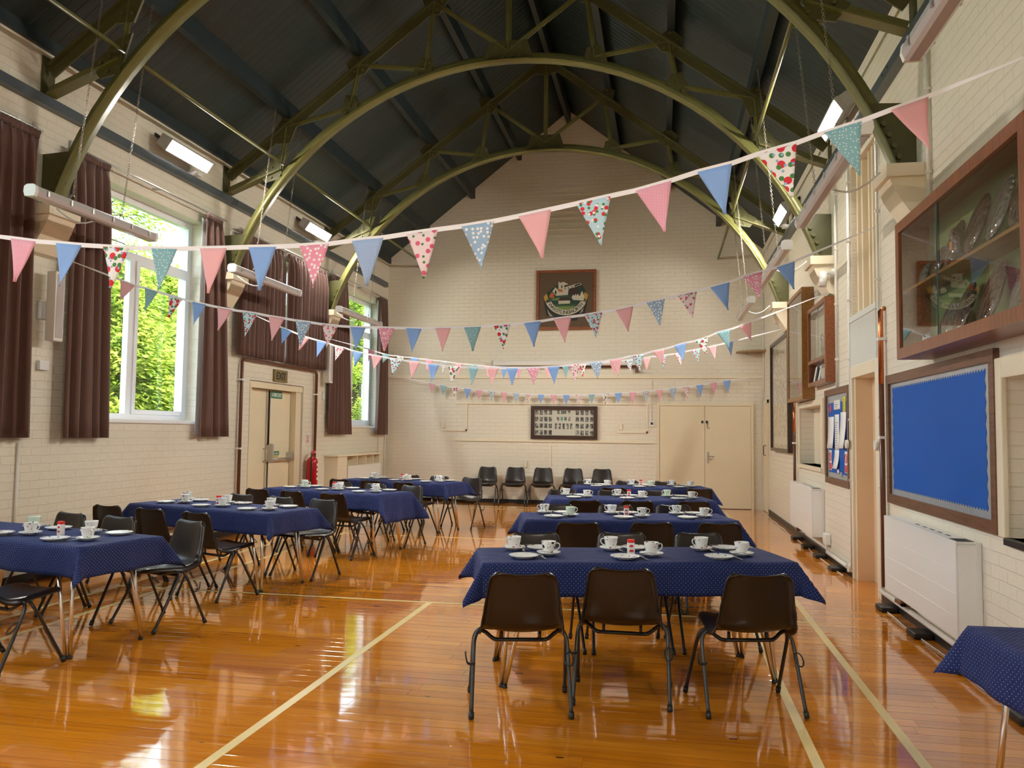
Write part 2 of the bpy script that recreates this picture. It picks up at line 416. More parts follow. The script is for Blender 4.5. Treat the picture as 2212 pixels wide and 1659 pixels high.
struct('wall_back', gable(YB, YB + .3), M['brick_x'])
struct('wall_front', gable(YF - .3, YF), M['brick_x'])
b = MB(); sl = (RIDGE - EAVE) / (XR - XC)
for s in (-1, 1):
    ex = XC + s * 4.3; ez = RIDGE - 4.3 * sl
    b.prism([(XC, YF - .3, RIDGE), (ex, YF - .3, ez), (ex, YF - .3, ez + .12), (XC, YF - .3, RIDGE + .12)], (0, YB + .6 - YF, 0))
ceil = struct('ceiling', b, M['roof'])
for s in (-1, 1):
    for dx in (1.03, 2.02, 3.0):
        zz = RIDGE - dx * sl
        obj('purlin', MB().box(XC + s * dx - .045, XC + s * dx + .045, YF, YB - .002, zz - .19, zz + .02), M['purlin'], ceil)
obj('ridge_beam', MB().box(XC - .04, XC + .04, YF, YB - .002, RIDGE - .30, RIDGE), M['purlin'], ceil)
obj('wall_plate', MB().box(XL + .001, XL + .05, YF, YB, EAVE - .09, EAVE + .03), M['purlin'], ceil)
struct('baseboard_left', MB().box(XL, XL + .02, YF, 10.55, 0, .085).box(XL, XL + .02, 12.31, YB, 0, .085), M['black'])
struct('baseboard_right', MB().box(XR - .02, XR, YF, 7.68, 0, .085).box(XR - .02, XR, 8.79, 15.49, 0, .085), M['black'])
struct('baseboard_back', MB().box(XL, -.13, YB - .02, YB, 0, .07), M['black'])
struct('trim_1', MB().box(XL + .06, XR - .02, YB - .028, YB, 2.545, 2.61, .004), M['cream'])      # dado rail on the end wall
g = MB()
for i in range(9): g.box(-2.33, -1.62, YB - .015, YB, 5.5 + i * .122, 5.515 + i * .122)
struct('trim_2', g, M['brick_x'])                                                                # louvre slats in the gable

# windows
def window(i, cy, z0, z1, y0=None):
    y0, y1 = cy - 1.13, cy + 1.13
    x0, x1 = XL - .24, XL - .17
    fr = .075; zt = z1 - .66
    b = MB()
    b.box(x0, x1, y0, y0 + fr, z0, z1).box(x0, x1, y1 - fr, y1, z0, z1).box(x0, x1, y0 + fr, y1 - fr, z0, z0 + fr).box(x0, x1, y0 + fr, y1 - fr, z1 - fr, z1)
    if z1 - z0 > 2:
        b.box(x0, x1, y0 + fr, y1 - fr, zt - .04, zt + .04).box(x0, x1, cy - .045, cy + .045, z0 + fr, zt - .04)
        b.box(x1, x1 + .02, cy + .045, cy + .10, z0 + fr, zt - .04).box(x1, x1 + .02, y1 - fr - .05, y1 - fr, z0 + fr, zt - .04).box(x1, x1 + .02, cy + .1, y1 - fr - .05, z0 + fr, z0 + fr + .05).box(x1, x1 + .02, cy + .1, y1 - fr - .05, zt - .09, zt - .04)
    else: b.box(x0, x1, cy - .045, cy + .045, z0 + fr, z1 - fr)
    o = struct('window_%d' % i, b, M['upvc'])
    obj('pane', MB().box(x0 + .03, x0 + .036, y0 + .02, y1 - .02, z0 + .02, z1 - .02), M['glass'], o)
    obj('sill', MB().box(XL - .17, XL + .02, y0 + .002, y1 - .002, z0 - .03, z0 + .012, .004), M['upvc'], o)
for i, c in enumerate(WB): window(i + 1, c, 1.52, 4.05)
window(6, 11.4, 2.5, 4.05)

# fire exit door in the window wall
xd = XL - .12
b = MB(); b.box(xd - .03, XL + .002, 10.57, 10.62, 0, 2.1).box(xd - .03, XL - .03, 12.1, 12.29, 0, 2.1).box(xd - .03, XL - .01, 10.57, 12.29, 2.04, 2.13)
d1 = struct('door_1', b, M['cream_door'])
for y0, y1 in ((10.63, 11.28), (11.3, 12.08)):
    l = obj('door_leaf', MB().box(xd - .05, xd, y0, y1, .01, 2.03, .004), M['cream_door'], d1)
    if y0 > 11:
        obj('push_bar', MB().tube([(xd + .10, y0 + .03, .985), (xd + .10, y1 - .05, .985)], .016).box(xd, xd + .11, y1 - .1, y1 - .02, .95, 1.08, .01).box(xd, xd + .11, y0 + .005, y0 + .07, .94, 1.22, .01), M['steel'], l)
        obj('bolt_rod', MB().tube([(xd + .035, y0 + .015, .03), (xd + .035, y0 + .015, .97)], .011).tube([(xd + .035, y0 + .015, 1.2), (xd + .035, y0 + .015, 2.02)], .016), M['black'], l)
        obj('kick_strip', MB().box(xd, xd + .006, y0 + .05, y1, 1.17, 1.18), M['cream'], l)
    else:
        obj('door_pull', MB().tube([(xd + .01, y1 - .06, .95), (xd + .06, y1 - .06, .98), (xd + .06, y1 - .06, 1.12), (xd + .01, y1 - .06, 1.15)], .009), M['steel'], l)
# double door and narrow cupboard door at the far end
b = MB(); b.box(-.13, -.085, YB - .05, YB, 0, 2.055, .004).box(1.665, 1.715, YB - .05, YB, 0, 2.055, .004).box(-.085, 1.665, YB - .05, YB, 2.0, 2.055, .004)
d2 = struct('door_2', b, M['cream_door'])
for x0, x1 in ((-.082, .788), (.794, 1.662)):
    l = obj('door_leaf', MB().box(x0, x1, YB - .035, YB - .001, .012, 1.998, .003), M['cream_door'], d2)
    if x0 > 0:
        obj('lever_handle', MB().box(.83, .87, YB - .045, YB - .035, .88, 1.1, .003).tube([(.85, YB - .04, 1.02), (.85, YB - .09, 1.02), (.97, YB - .09, 1.015)], .009).tube([(.85, YB - .04, .96), (.85, YB - .07, .96), (.93, YB - .07, .955)], .007), M['steel'], l)
        obj('latch', MB().box(.81, .85, YB - .05, YB - .035, 1.66, 1.71).tube([(.84, YB - .05, 1.66), (.84, YB - .05, 1.57), (.88, YB - .05, 1.57)], .005), M['black'], l)
    else: obj('latch', MB().box(.725, .765, YB - .05, YB - .035, 1.66, 1.71), M['black'], l)
b = MB(); b.box(XR - .03, XR, 15.5, 15.56, 0, 2.1).box(XR - .03, XR, 16.2, 16.26, 0, 2.1).box(XR - .03, XR, 15.5, 16.26, 2.04, 2.1)
d3 = struct('door_3', b, M['cream_door'])
l = obj('door_leaf', MB().box(XR - .02, XR - .001, 15.565, 16.195, .01, 2.04, .003), M['cream_door'], d3)
obj('pull_handle', MB().tube([(XR - .02, 15.86, 1.06), (XR - .06, 15.86, 1.07), (XR - .06, 15.86, 1.24), (XR - .02, 15.86, 1.25)], .010), M['brownpipe'], l)
# doorway and recesses in the heater wall
b = MB(); b.box(XR - .025, XR, 7.68, 7.8, 0, 2.15, .006).box(XR - .025, XR, 8.72, 8.782, 0, 2.15, .006).box(XR - .025, XR, 7.8, 8.72, 2.03, 2.15, .006)
b.box(XR, XR + .29, 8.69, 8.72, 0, 2.03)
d4 = struct('door_4', b, M['cream'])
obj('reveal', MB().box(XR + .16, XR + .3, 7.8, 8.69, 0, 2.03).box(XR + .002, XR + .16, 8.66, 8.69, 0, 2.03), M['peach'], d4)
obj('stop_moulding', MB().box(XR + .10, XR + .16, 8.2, 8.26, 0, 2.03), M['cream'], d4)
t = struct('trim_3', MB().box(XR - .018, XR + .001, 7.76, 8.8, 2.15, 2.63).box(XR - .03, XR + .001, 7.72, 8.84, 2.60, 2.66, .006), M['greypanel'])
t = struct('trim_4', MB().box(XR + .09, XR + .14, 7.8, 8.74, 2.66, 4.2), M['peach'])
for y in (7.84, 8.0, 8.13, 8.40, 8.6): obj('upright_board', MB().box(XR + .03, XR + .1, y, y + .05, 2.66, 4.2, .005), M['cream'], t)
b = MB().box(XR - .025, XR, 10.28, 10.4, .98, 1.9, .006).box(XR - .025, XR, 12.0, 12.12, .98, 1.9, .006).box(XR - .025, XR, 10.4, 12.0, 1.82, 1.9, .006).box(XR - .05, XR + .2, 10.3, 12.1, 1.0, 1.05, .004)
t = struct('trim_5', b, M['cream'])
for y in (10.42, 10.78, 11.14, 11.5): obj('hatch_board', MB().box(XR + .15, XR + .199, y, y + .34, 1.06, 1.82, .004), M['cream'], t)
obj('hatch_hook', MB().tube([(XR + .15, 11.1, 1.4), (XR + .11, 11.1, 1.41), (XR + .11, 11.06, 1.38)], .005), M['black'], t)
b = MB().box(XR - .03, XR, 5.0, 5.12, .88, 1.9, .008).box(XR - .03, XR, 3.3, 5.0, 1.78, 1.9, .008)
t = struct('trim_6', b, M['cream'])
obj('hatch_shelf', MB().box(XR - .03, XR + .24, 3.3, 5.02, .84, .88, .005), M['black'], t)

# corbels
k = 7
for y in (3.3, 6.55, 9.75, 13.02):
    for s in (-1, 1):
        xw = XL if s < 0 else XR; q = -s * -1
        def X(d): return xw + (d if s < 0 else -d)
        b = MB(); b.box(min(X(0), X(.27)), max(X(0), X(.27)), y - .2, y + .2, 3.39, 3.49, .006)
        b.prism([(X(0), y - .17, 3.39), (X(.24), y - .17, 3.39), (X(.20), y - .17, 3.28), (X(.06), y - .17, 3.06), (X(0), y - .17, 3.04)], (0, .34, 0))
        struct('trim_%d' % k, b, M['cream']); k += 1

# steel roof trusses
ARC_R = 3.9
def arc(a0, a1, r, y, n_=40): return [(XC + r * math.sin(a0 + (a1 - a0) * i / n_), y, 6.12 - ARC_R + r * math.cos(a0 + (a1 - a0) * i / n_)) for i in range(n_ + 1)]
BOLT = [None]
def bolt(g, x, y, z, r):
    k = 'b%.3f' % r
    if BOLT[0] is None: BOLT[0] = {}
    if k not in BOLT[0]:
        me = bpy.data.meshes.new('bolt'); q = MB().tube([(0, -.024, 0), (0, 0, 0)], r, 6); q.bm.to_mesh(me); q.bm.free(); me.materials.append(M['bolt']); BOLT[0][k] = me
    o = bpy.data.objects.new('bolt', BOLT[0][k]); C.objects.link(o); o.parent = g; o.location = Vector((x, y, z)) - OFF[g.name]
def truss(y, lab):
    t = thing('roof_truss', lab, 'roof truss', (XC, y, 6.1), group='steel roof trusses')
    A = 1.237
    lo, hi = arc(-A, A, ARC_R, y), arc(-A, A, ARC_R + .016, y); b = MB()
    P = [[(p[0], y - .075, p[2]) for p in lo], [(p[0], y + .075, p[2]) for p in lo], [(p[0], y + .075, p[2]) for p in hi], [(p[0], y - .075, p[2]) for p in hi]]
    b.grid(list(map(list, zip(*P))), closed_u=True)
    w0, w1 = arc(-A, A, ARC_R + .016, y), arc(-A, A, ARC_R + .11, y)
    P = [[(p[0], y - .009, p[2]) for p in w0], [(p[0], y + .009, p[2]) for p in w0], [(p[0], y + .009, p[2]) for p in w1], [(p[0], y - .009, p[2]) for p in w1]]
    b.grid(list(map(list, zip(*P))), closed_u=True)
    obj('arch_rib', b, M['olive'], t)
    L = [(0, 6.26), (1.09, 6.10), (2.10, 5.66), (3.05, 4.87)]; U = [(.98, 6.98), (1.99, 6.22), (2.99, 5.45)]; F, FB = (3.8, 4.86), (3.8, 4.58)
    def w(p, s): return (XC + s * p[0], y, p[1])
    for s in (-1, 1):
        b = MB(); b.beam(w((0, 7.72), s), w(F, s), .13, .016).beam(w((0, 7.66), s), w((3.8, 4.80), s), .018, .11); obj('rafter', b, M['olive_dark'], t)
        for p, q in ((U[0], L[0]), (U[0], L[1]), (L[1], U[1]), (U[1], L[2]), (L[2], U[2]), (U[2], L[3])):
            b = MB(); b.beam(w(p, s), w(q, s), .055, .010).beam(w(p, s), w(q, s), .010, .06); obj('web_strut', b, M['olive'], t)
        b = MB(); b.beam(w(L[3], s), w(FB, s), .13, .016).beam((XC + s * L[3][0], y, L[3][1] + .045), (XC + s * FB[0], y, FB[1] + .045), .016, .09); obj('wall_strut', b, M['olive'], t)
        obj('wall_plate', MB().box(XC + s * 3.845 - .008 if s > 0 else XC - 3.848, XC + 3.848 if s > 0 else XC - 3.832, y - .08, y + .08, 4.5, 4.95), M['olive_dark'], t)
        gp = [([(-.17, .0), (.06, .16), (.17, .08), (.10, -.13), (-.06, -.17)], U[0]), ([(-.18, .02), (.02, .17), (.18, .03), (.10, -.14), (-.08, -.12)], U[1]), ([(-.16, .05), (.05, .14), (.16, -.02), (.12, -.22), (-.05, -.22)], U[2]),
              ([(-.13, -.03), (-.10, .12), (.05, .16), (.15, .02), (.16, -.11)], L[1]), ([(-.15, .02), (-.08, .15), (.06, .17), (.13, -.03), (.10, -.13)], L[2]), ([(-.10, .26), (.08, .20), (.20, .06), (.34, -.02), (.22, -.16), (.02, -.12)], L[3])]
        for pl, c in gp:
            pp = [(XC + s * (c[0] + a), y - .012, c[1] + z) for a, z in pl]
            g = obj('gusset_plate', MB().prism(pp, (0, .024, 0)), M['olive_dark'], t)
            for a, z in pl: bolt(g, XC + s * (c[0] + a * .62), y - .012, c[1] + z * .62, .017)
        # web plate of the foot standing on the corbel
        foot = [(p[0], y - .012, p[2]) for p in arc(s * A, s * (A - .15), ARC_R, y, 6)]
        pl = foot + [(XC + s * 3.846, y - .012, foot[-1][2] - .02), (XC + s * 3.846, y - .012, 3.5)]
        g = obj('foot_plate', MB().prism(pl, (0, .024, 0)), M['olive_dark'], t)
        for i in range(4):
            a = s * (A - .02 - .024 * i); r = ARC_R + .065
            bolt(g, XC + r * math.sin(a), y - .012, 6.12 - ARC_R + r * math.cos(a), .022)
    pl = [(-.33, -.13), (-.24, .13), (.24, .13), (.33, -.13)]
    g = obj('gusset_plate', MB().prism([(XC + a, y - .012, 6.26 + z) for a, z in pl], (0, .024, 0)), M['olive_dark'], t)
    for i in range(6): bolt(g, XC - .25 + i * .1, y - .012, 6.18, .017)
    for i in range(4): bolt(g, XC - .15 + i * .1, y - .012, 6.31, .017)
    obj('king_post', MB().beam((XC, y, 6.26), (XC, y, 7.7), .06, .012).beam((XC, y, 6.26), (XC, y, 7.7), .012, .07), M['olive'], t)
    obj('gusset_plate', MB().prism([(XC + a, y - .012, 7.6 + z) for a, z in ((-.25, -.12), (0, .14), (.25, -.12), (0, -.2))], (0, .024, 0)), M['olive_dark'], t)
truss(6.55, 'olive steel arched truss over the front tables, its crown above the picture')
truss(9.75, 'olive steel arched truss in the middle of the roof')
truss(13.02, 'olive steel arched truss just before the gable end wall')
for s, nm in ((-1, 'window'), (1, 'heater')):
    x = XC + s * 3.0
    b = MB()
    for y0, y1 in ((3.3, 6.5), (6.6, 9.7), (9.8, 12.97), (13.07, 16.29)):
        b.tube([(x, y0, 4.93), (x, y1, 4.93)], .021, 8)
    if s > 0: b.tube([(x, 7.0, 4.93), (x + .28, 7.0, 4.95)], .02, 8)
    solo('tie_pipe', b, M['olive'], 'thin olive pipe running from truss to truss above the %s wall' % nm, 'pipe', (x, 9.5, 4.93))
    xw = XL if s < 0 else XR; d = -s
    b = MB(); b.box(min(xw, xw + d * .085), max(xw, xw + d * .085), YF, YB - .25, 4.455, 4.465).box(min(xw + d * .077, xw + d * .085), max(xw + d * .077, xw + d * .085), YF, YB - .25, 4.465, 4.54).box(min(xw, xw + d * .085), max(xw, xw + d * .085), YF, YB - .25, 4.54, 4.55)
    for y in np.arange(.5, 16, 1.62):
        for q in (0, .16): b.tube([(xw + d * .08, y + q, 4.505), (xw + d * .094, y + q, 4.505)], .011, 6)
    solo('steel_rail', b, M['rail'], 'blue-grey steel channel running high along the %s wall' % nm, 'rail', (xw + d * .04, 6.5, 4.455))

# ------------------------------------------------------------------ lamps
n = NT('floodlight lens'); M['lens'] = n.set(color=(1, 1, 1, 1), emit=(1, .95, .86, 1), estr=LAMP)
def flood(x, y, s, lab, proto=[]):
    t = thing('floodlight', lab, 'floodlight', (0, 0, 0), group='long floodlights on the walls')
    a = math.radians(35)
    b = MB(); b.box(-.055, .055, -.43, .43, -.075, .075, .012, rot=(0, 0, 0)); h = obj('housing', b, M['greyplastic'], t)
    obj('lens', MB().box(.056, .060, -.41, .41, -.062, .062), M['lens'], t)
    obj('added_hood', MB().ring('x', .055, .10, -.43, .43, -.08, .08, .012), M['greyplastic'], t)  # deep lip added to cut lamp light grazing the wall below
    obj('bracket', MB().box(-.2, -.05, -.35, -.31, -.02, .02).box(-.2, -.05, .31, .35, -.02, .02), M['black'], t)
    t.location = (x, y, 4.72); t.rotation_euler = (0, a, 0) if s < 0 else (0, a, PI)
    return t
for s, nm in ((-1, 'window'), (1, 'heater')):
    x = XL + .16 if s < 0 else XR - .16
    for y, w_ in ((-.4, 'added unseen to light the front bunting'), (8.55, 'between the front and middle trusses'), (12.2, 'between the middle and far trusses')):  # first pair is added behind the camera, unseen, to brighten the front bunting
        t = flood(x, y, s, 'lit white floodlight on the %s wall %s' % (nm, w_))
    for y in (8.9, 12.5):
        solo('cable_box', MB().box(min(x, x + s * .16), max(x, x + s * .16), y - .05, y + .05, 4.551, 4.60, .006), M['whiteplastic'], 'small white box under the floodlight %s on the %s wall' % ('beside the middle truss' if y < 10 else 'beside the far truss', nm), 'junction box', (x, y, 4.55))

def links(mb, p, q, r=.0022, L=.030):
    p, q = Vector(p), Vector(q); d = (q - p); n_ = int(d.length / (L * .78)); t = d.normalized()
    u = t.cross(Vector((.3, 1, 0))).normalized(); v = t.cross(u)
    for i in range(n_):
        c = p + t * (d.length * (i + .5) / n_); w_ = u if i % 2 else v
        mb.tube([c + t * (math.cos(a) * L / 2) + w_ * (math.sin(a) * .009) for a in [PI * 2 * k / 8 for k in range(8)]], r, 4, closed=True)
def batten(x, y0, y1, z, lab, ctop, flexto):
    t = thing('strip_light', lab, 'strip light', (x, (y0 + y1) / 2, z), group='hanging strip lights')
    def prof(pr, ya, yb, m_, nm, par=t): return obj(nm, MB().prism([(x + a, ya, z + c) for a, c in pr], (0, yb - ya, 0)), m_, par)
    prof([(-.055, 0), (.055, 0), (.052, .035), (.028, .05), (-.028, .05), (-.052, .035)], y0 + .03, y1 - .03, M['greyplastic'], 'body')
    prof([(-.055, 0), (-.046, -.036), (-.026, -.050), (.026, -.050), (.046, -.036), (.055, 0)], y0 + .03, y1 - .03, M['diffuser'], 'diffuser')
    for ya, yb in ((y0, y0 + .031), (y1 - .031, y1)):
        prof([(-.059, -.004), (-.045, -.044), (.045, -.044), (.059, -.004), (.054, .04), (.028, .056), (-.028, .056), (-.054, .04)], ya, yb, M['whiteplastic'], 'end_cap')
    nclip = 6
    for i in range(nclip):
        yy_ = y0 + .14 + (y1 - y0 - .28) * i / (nclip - 1)
        for q in (-.0655, .0595): obj('clip', MB().box(x + q, x + q + .006, yy_ - .010, yy_ + .010, -.018 + z, .028 + z, .002), M['steel'], t)
    for f_, tp in zip((.30, .70), ctop):
        yy_ = y0 + (y1 - y0) * f_; b = MB(); links(b, (x, yy_, z + .09), tp); b.tube([(x, yy_ - .03, z + .06), (x, yy_ - .02, z + .1), (x, yy_ + .02, z + .1), (x, yy_ + .03, z + .06)], .004, 5); obj('chain', b, M['chain'], t)
    b = MB(); p = Vector((x, y0 + (y1 - y0) * .55, z + .03)); q = Vector(flexto); b.tube([p.lerp(q, i / 8) + Vector((0, 0, -.10 * math.sin(PI * i / 8))) for i in range(9)], .008, 6); obj('flex', b, M['whiteplastic'], t)
BAT = [(-1, 6.55, 5.65, 7.28, 'front'), (-1, 9.75, 8.80, 10.60, 'middle'), (-1, 13.02, 12.05, 13.95, 'far'),
       (1, 3.3, 2.2, 4.26, 'nearer overhead'), (1, 6.55, 5.25, 7.6, 'front'), (1, 9.75, 8.45, 10.75, 'middle'), (1, 13.02, 11.85, 13.7, 'far')]
for s, yt, y0, y1, nm in BAT:
    x = XC + s * 3.17; xt = XC + s * 2.98
    batten(x, y0, y1, 3.37, 'unlit white strip light on chains by the %s truss foot of the %s wall' % (nm, 'window' if s < 0 else 'heater'),
           ((xt, y0 + (y1 - y0) * .34, 5.57), (xt, y0 + (y1 - y0) * .74, 5.57)), (XL + .3 if s < 0 else XR - .3, yt - .15, 3.44))
XL += .002; XR -= .002; YB -= .002

# ------------------------------------------------------------------ chairs
def smooth_path(P, k=5):
    "Catmull-Rom through P"
    P = [Vector(p) for p in P]; Q = [P[0] * 2 - P[1]] + P + [P[-1] * 2 - P[-2]]; out = []
    for i in range(1, len(Q) - 2):
        a, b, c, d = Q[i - 1:i + 3]
        for j in range(k):
            t = j / k; out.append(.5 * ((2 * b) + (c - a) * t + (2 * a - 5 * b + 4 * c - d) * t * t + (3 * b - a - 3 * c + d) * t ** 3))
    return out + [P[-1]]
def shell_mb():
    # (y, z, half width) from the front lip over the seat and up the back
    P = [(.252, .408, .150), (.248, .424, .178), (.225, .434, .197), (.16, .433, .208), (.07, .424, .214), (-.03, .416, .220), (-.11, .417, .224), (-.165, .430, .224), (-.196, .462, .219),
         (-.210, .505, .212), (-.220, .56, .203), (-.230, .62, .193), (-.238, .67, .185), (-.243, .700, .179), (-.247, .718, .169), (-.252, .729, .152), (-.260, .734, .126)]
    sp = smooth_path([Vector(p) for p in P], 2); G = []
    us = [-1, -.97, -.92, -.84, -.72, -.55, -.36, -.18, 0, .18, .36, .55, .72, .84, .92, .97, 1]
    for i, p in enumerate(sp):
        a, b = sp[max(i - 1, 0)], sp[min(i + 1, len(sp) - 1)]
        t = Vector((0, b.x - a.x, b.y - a.y)).normalized(); nr = Vector((0, t.z, -t.y))
        if nr.z < 0 and t.y < 0 and abs(nr.z) > .5: nr = -nr
        nr = Vector((0, -t.z, t.y)) if t.y > 0 else Vector((0, t.z, -t.y))
        f = i / (len(sp) - 1); row = []
        endf = min(1, f / .10, (1 - f) / .06)
        for u in us:
            lift = (.022 + .026 * math.exp(-((f - .47) / .14) ** 2)) * (abs(u) ** 2.2) * endf * (1.2 if f > .5 else .8)
            roll = max(0, (abs(u) - .82) / .18) ** 2 * (.050 if .3 < f < .62 else .034) * (.3 + .7 * endf)
            row.append(Vector((p.z * u * (1 - .03 * max(0, abs(u) - .9) / .1), p.x, p.y - .006 * (1 - u * u) * max(0, (f - .75) / .25))) + nr * (lift - roll))
        G.append(row)
    return MB().grid(G).solid(.0065)
BLK = M['frame_black']
def leg_path(sx, sy):
    if sy < 0: P = [(.252, -.212, .018), (.2505, -.178, .09), (.2475, -.120, .215), (.2445, -.070, .325), (.240, -.052, .362), (.228, -.042, .388), (.208, -.038, .398), (.186, -.040, .392), (.160, -.050, .372), (.138, -.058, .360), (.118, -.060, .357)]
    else: P = [(.262, .205, .018), (.2585, .165, .09), (.2525, .095, .215), (.247, .034, .325), (.241, .012, .362), (.228, .002, .388), (.208, .004, .400), (.186, .022, .402), (.160, .052, .392), (.138, .075, .386), (.118, .08, .385)]
    return [Vector((sx * p[0], p[1], p[2])) for p in P]
def make_chair():
    t = thing('stacking_chair', 'brown plastic stacking chair', 'chair', world=False)
    obj('seat_shell', shell_mb(), M['shell'], t)
    for sy in (-1, 1):
        for sx in (-1, 1):
            l = obj('leg', MB().tube(smooth_path(leg_path(sx, sy), 2), .0105, 8), BLK, t)
            p = leg_path(sx, sy)
            obj('foot_cap', MB().tube([p[0].lerp(p[1], -.17), p[0].lerp(p[1], .25)], .0145, 8), M['rubber'], l)
        e = leg_path(1, sy)[-1]
        b = MB(); b.tube([(-e.x, e.y, e.z), (e.x, e.y, e.z)], .0105, 8)
        for sx in (-1, 1): b.tube([(sx * .1, e.y, e.z), (sx * .1, e.y, e.z + (.045 if sy < 0 else .03))], .009, 6)
        obj('cross_bar', b, BLK, t)
    h = [(-.236, -.135, .262), (-.255, -.137, .258), (-.275, -.138, .262), (-.283, -.138, .285), (-.287, -.138, .318)]
    b = MB(); b.tube(smooth_path(h, 3), .0042, 6); b.tube(smooth_path([(x, y + .02, z - .012) for x, y, z in h[:3]] + [(-.281, -.12, .275)], 3), .0042, 6)
    obj('link_hook', b, BLK, t)
    b = MB(); q = [(.236 + .022 * math.sin(a) + .012, -.13 + .03 * math.cos(a), .275 + .028 * math.cos(a)) for a in [2 * PI * k / 10 for k in range(10)]]
    b.tube(q, .0042, 6, closed=True); obj('link_loop', b, BLK, t)
    return t
chair0 = make_chair(); first = [True]
def place_chair(x, y, rz, label, group):
    c = chair0 if first[0] else copy_tree(chair0); first[0] = False
    c.location = (x, y, 0); c.rotation_euler = (0, 0, rz); c['label'] = label; c['category'] = 'chair'; c['group'] = group

# ------------------------------------------------------------------ tables with cloths
TH = .700; TL, TW = 1.83, .61
def make_table():
    t = thing('folding_table', 'folding table', 'table', world=False)
    obj('table_top', MB().box(-TL / 2, TL / 2, -TW / 2, TW / 2, TH - .030, TH - .006, .004), M['shelfwood'], t)
    b = MB()
    for s in (-1, 1): b.box(-.78, .78, s * .25 - .012, s * .25 + .012, TH - .065, TH - .03)
    obj('apron', b, M['steel'], t)
    for sx in (-1, 1):
        for sy in (-1, 1):
            f = Vector((sx * .805, sy * .272, .012))
            l = obj('leg', MB().tube([f + Vector((0, -sy * .011, 0)), (sx * .735, sy * .215, TH - .03)], .0125, 10).tube([f + Vector((-sx * .018, sy * .008, 0)), (sx * .635, sy * .262, TH - .03)], .0125, 10), M['chrome'], t)
            obj('foot_cap', MB().tube([(f.x, f.y - sy * .011, 0), (f.x, f.y - sy * .011, .016)], .0145, 10).tube([(f.x - sx * .018, f.y + sy * .008, 0), (f.x - sx * .018, f.y + sy * .008, .016)], .0145, 10), M['rubber'], l)
    return t
table0 = make_table()
def cloth_mb(seed, hang=.195, over=None):
    rnd = random.Random(seed); OX = over or (hang, hang, hang, hang)      # x-, x+, y-, y+
    hx, hy = TL / 2 + .006, TW / 2 + .006
    ph = [rnd.uniform(0, 6.28) for _ in range(8)]
    def axis(h, a, b, n_):
        inner = list(np.linspace(-h, h, n_)); return [-h - a * k / 7 for k in range(7, 0, -1)] + inner + [h + b * k / 7 for k in range(1, 8)]
    us, vs = axis(hx, OX[0], OX[1], 37), axis(hy, OX[2], OX[3], 13); G = []; UV = []
    for v in vs:
        row = []; ur = []
        for u in us:
            dx = max(0, abs(u) - hx); dy = max(0, abs(v) - hy); sx, sy = (1 if u > 0 else -1), (1 if v > 0 else -1)
            cu, cv = max(-hx, min(hx, u)), max(-hy, min(hy, v)); r = math.hypot(dx, dy)
            x, y, z = cu, cv, TH + .0015 * math.sin(7 * u + ph[0]) * math.sin(9 * v + ph[1])
            if r > 0:
                s_ = u if dy > dx else v; side = (0 if dy > dx else 4)
                fl = .10 + .05 * math.sin(5.3 * s_ + ph[(sx > 0) + side]) + .03 * math.sin(13 * s_ + ph[2])
                if dx > 0 and dy > 0:
                    th = math.atan2(dy, dx); k = math.sin(2 * th); fl = .12 + .50 * k ** 2 + .10 * math.sin(4 * th)
                    ox, oy = math.cos(th), math.sin(th)
                else: ox, oy = (1, 0) if dx > 0 else (0, 1)
                wv = .008 * r / hang * math.sin(21 * s_ + ph[3]) if not (dx > 0 and dy > 0) else 0
                rr = min(r, .02); ex = r - rr
                x += sx * ox * (rr * .6 + ex * math.sin(fl) + wv); y += sy * oy * (rr * .6 + ex * math.sin(fl) + wv)
                z -= rr * .65 + ex * math.cos(fl)
            row.append(Vector((x, y, z))); ur.append((u, v))
        G.append(row); UV.append(ur)
    return MB().grid(G, uv=UV).solid(.0015)

# china and cutlery, one of each kind
def cup_mb(): return MB().lathe([(0, .006), (.021, .006), (.0235, 0), (.0255, 0), (.025, .006), (.029, .013), (.0365, .030), (.0405, .048), (.0435, .068), (.0452, .075), (.0440, .0755), (.042, .067), (.039, .048), (.034, .030), (.026, .015), (0, .0105)], 22)
def cup_handle(): return MB().tube(smooth_path([(.039, 0, .060), (.052, 0, .066), (.064, 0, .062), (.068, 0, .050), (.062, 0, .036), (.048, 0, .027), (.034, 0, .024)], 3), .0036, 6)
def saucer_mb(r=.073): return MB().lathe([(0, .004), (r * .38, .004), (r * .40, 0), (r * .46, 0), (r * .5, .004), (r * .8, .012), (r, .020), (r * .985, .0225), (r * .78, .0155), (r * .48, .0075), (r * .3, .0075), (0, .0075)], 30)
def plate_mb(r=.088, scal=True):
    b = MB().lathe([(0, .004), (r * .58, .004), (r * .60, 0), (r * .66, 0), (r * .68, .004), (r * .86, .010), (r, .0165), (r * .985, .0185), (r * .84, .0125), (r * .62, .0065), (0, .0065)], 40)
    if scal:
        for v in b.bm.verts:
            q = math.hypot(v.co.x, v.co.y)
            if q > r * .8:
                f_ = 1 + .022 * math.cos(12 * math.atan2(v.co.y, v.co.x)); v.co.x *= f_; v.co.y *= f_
    return b
def knife_parts(o):
    obj('handle', MB().box(-.009, .009, -.09, -.01, .0008, .0055, .002), M['cutlery'], o)
def knife_mb(): return MB().prism([(-.009, -.012, .0012), (.006, -.012, .0012), (.009, .05, .0012), (.004, .092, .0012), (-.008, .096, .0012)], (0, 0, .0016))
def spoon_mb():
    b = MB().lathe([(0, -.004), (.008, -.003), (.0125, 0), (.0118, .0006), (.007, -.002), (0, -.003)], 14)
    for v in b.bm.verts: v.co.y *= 1.45
    return b.tube([(0, .016, 0), (0, .05, .006), (0, .105, .004)], [.0022, .0019, .0032], 6)
CUPS = []
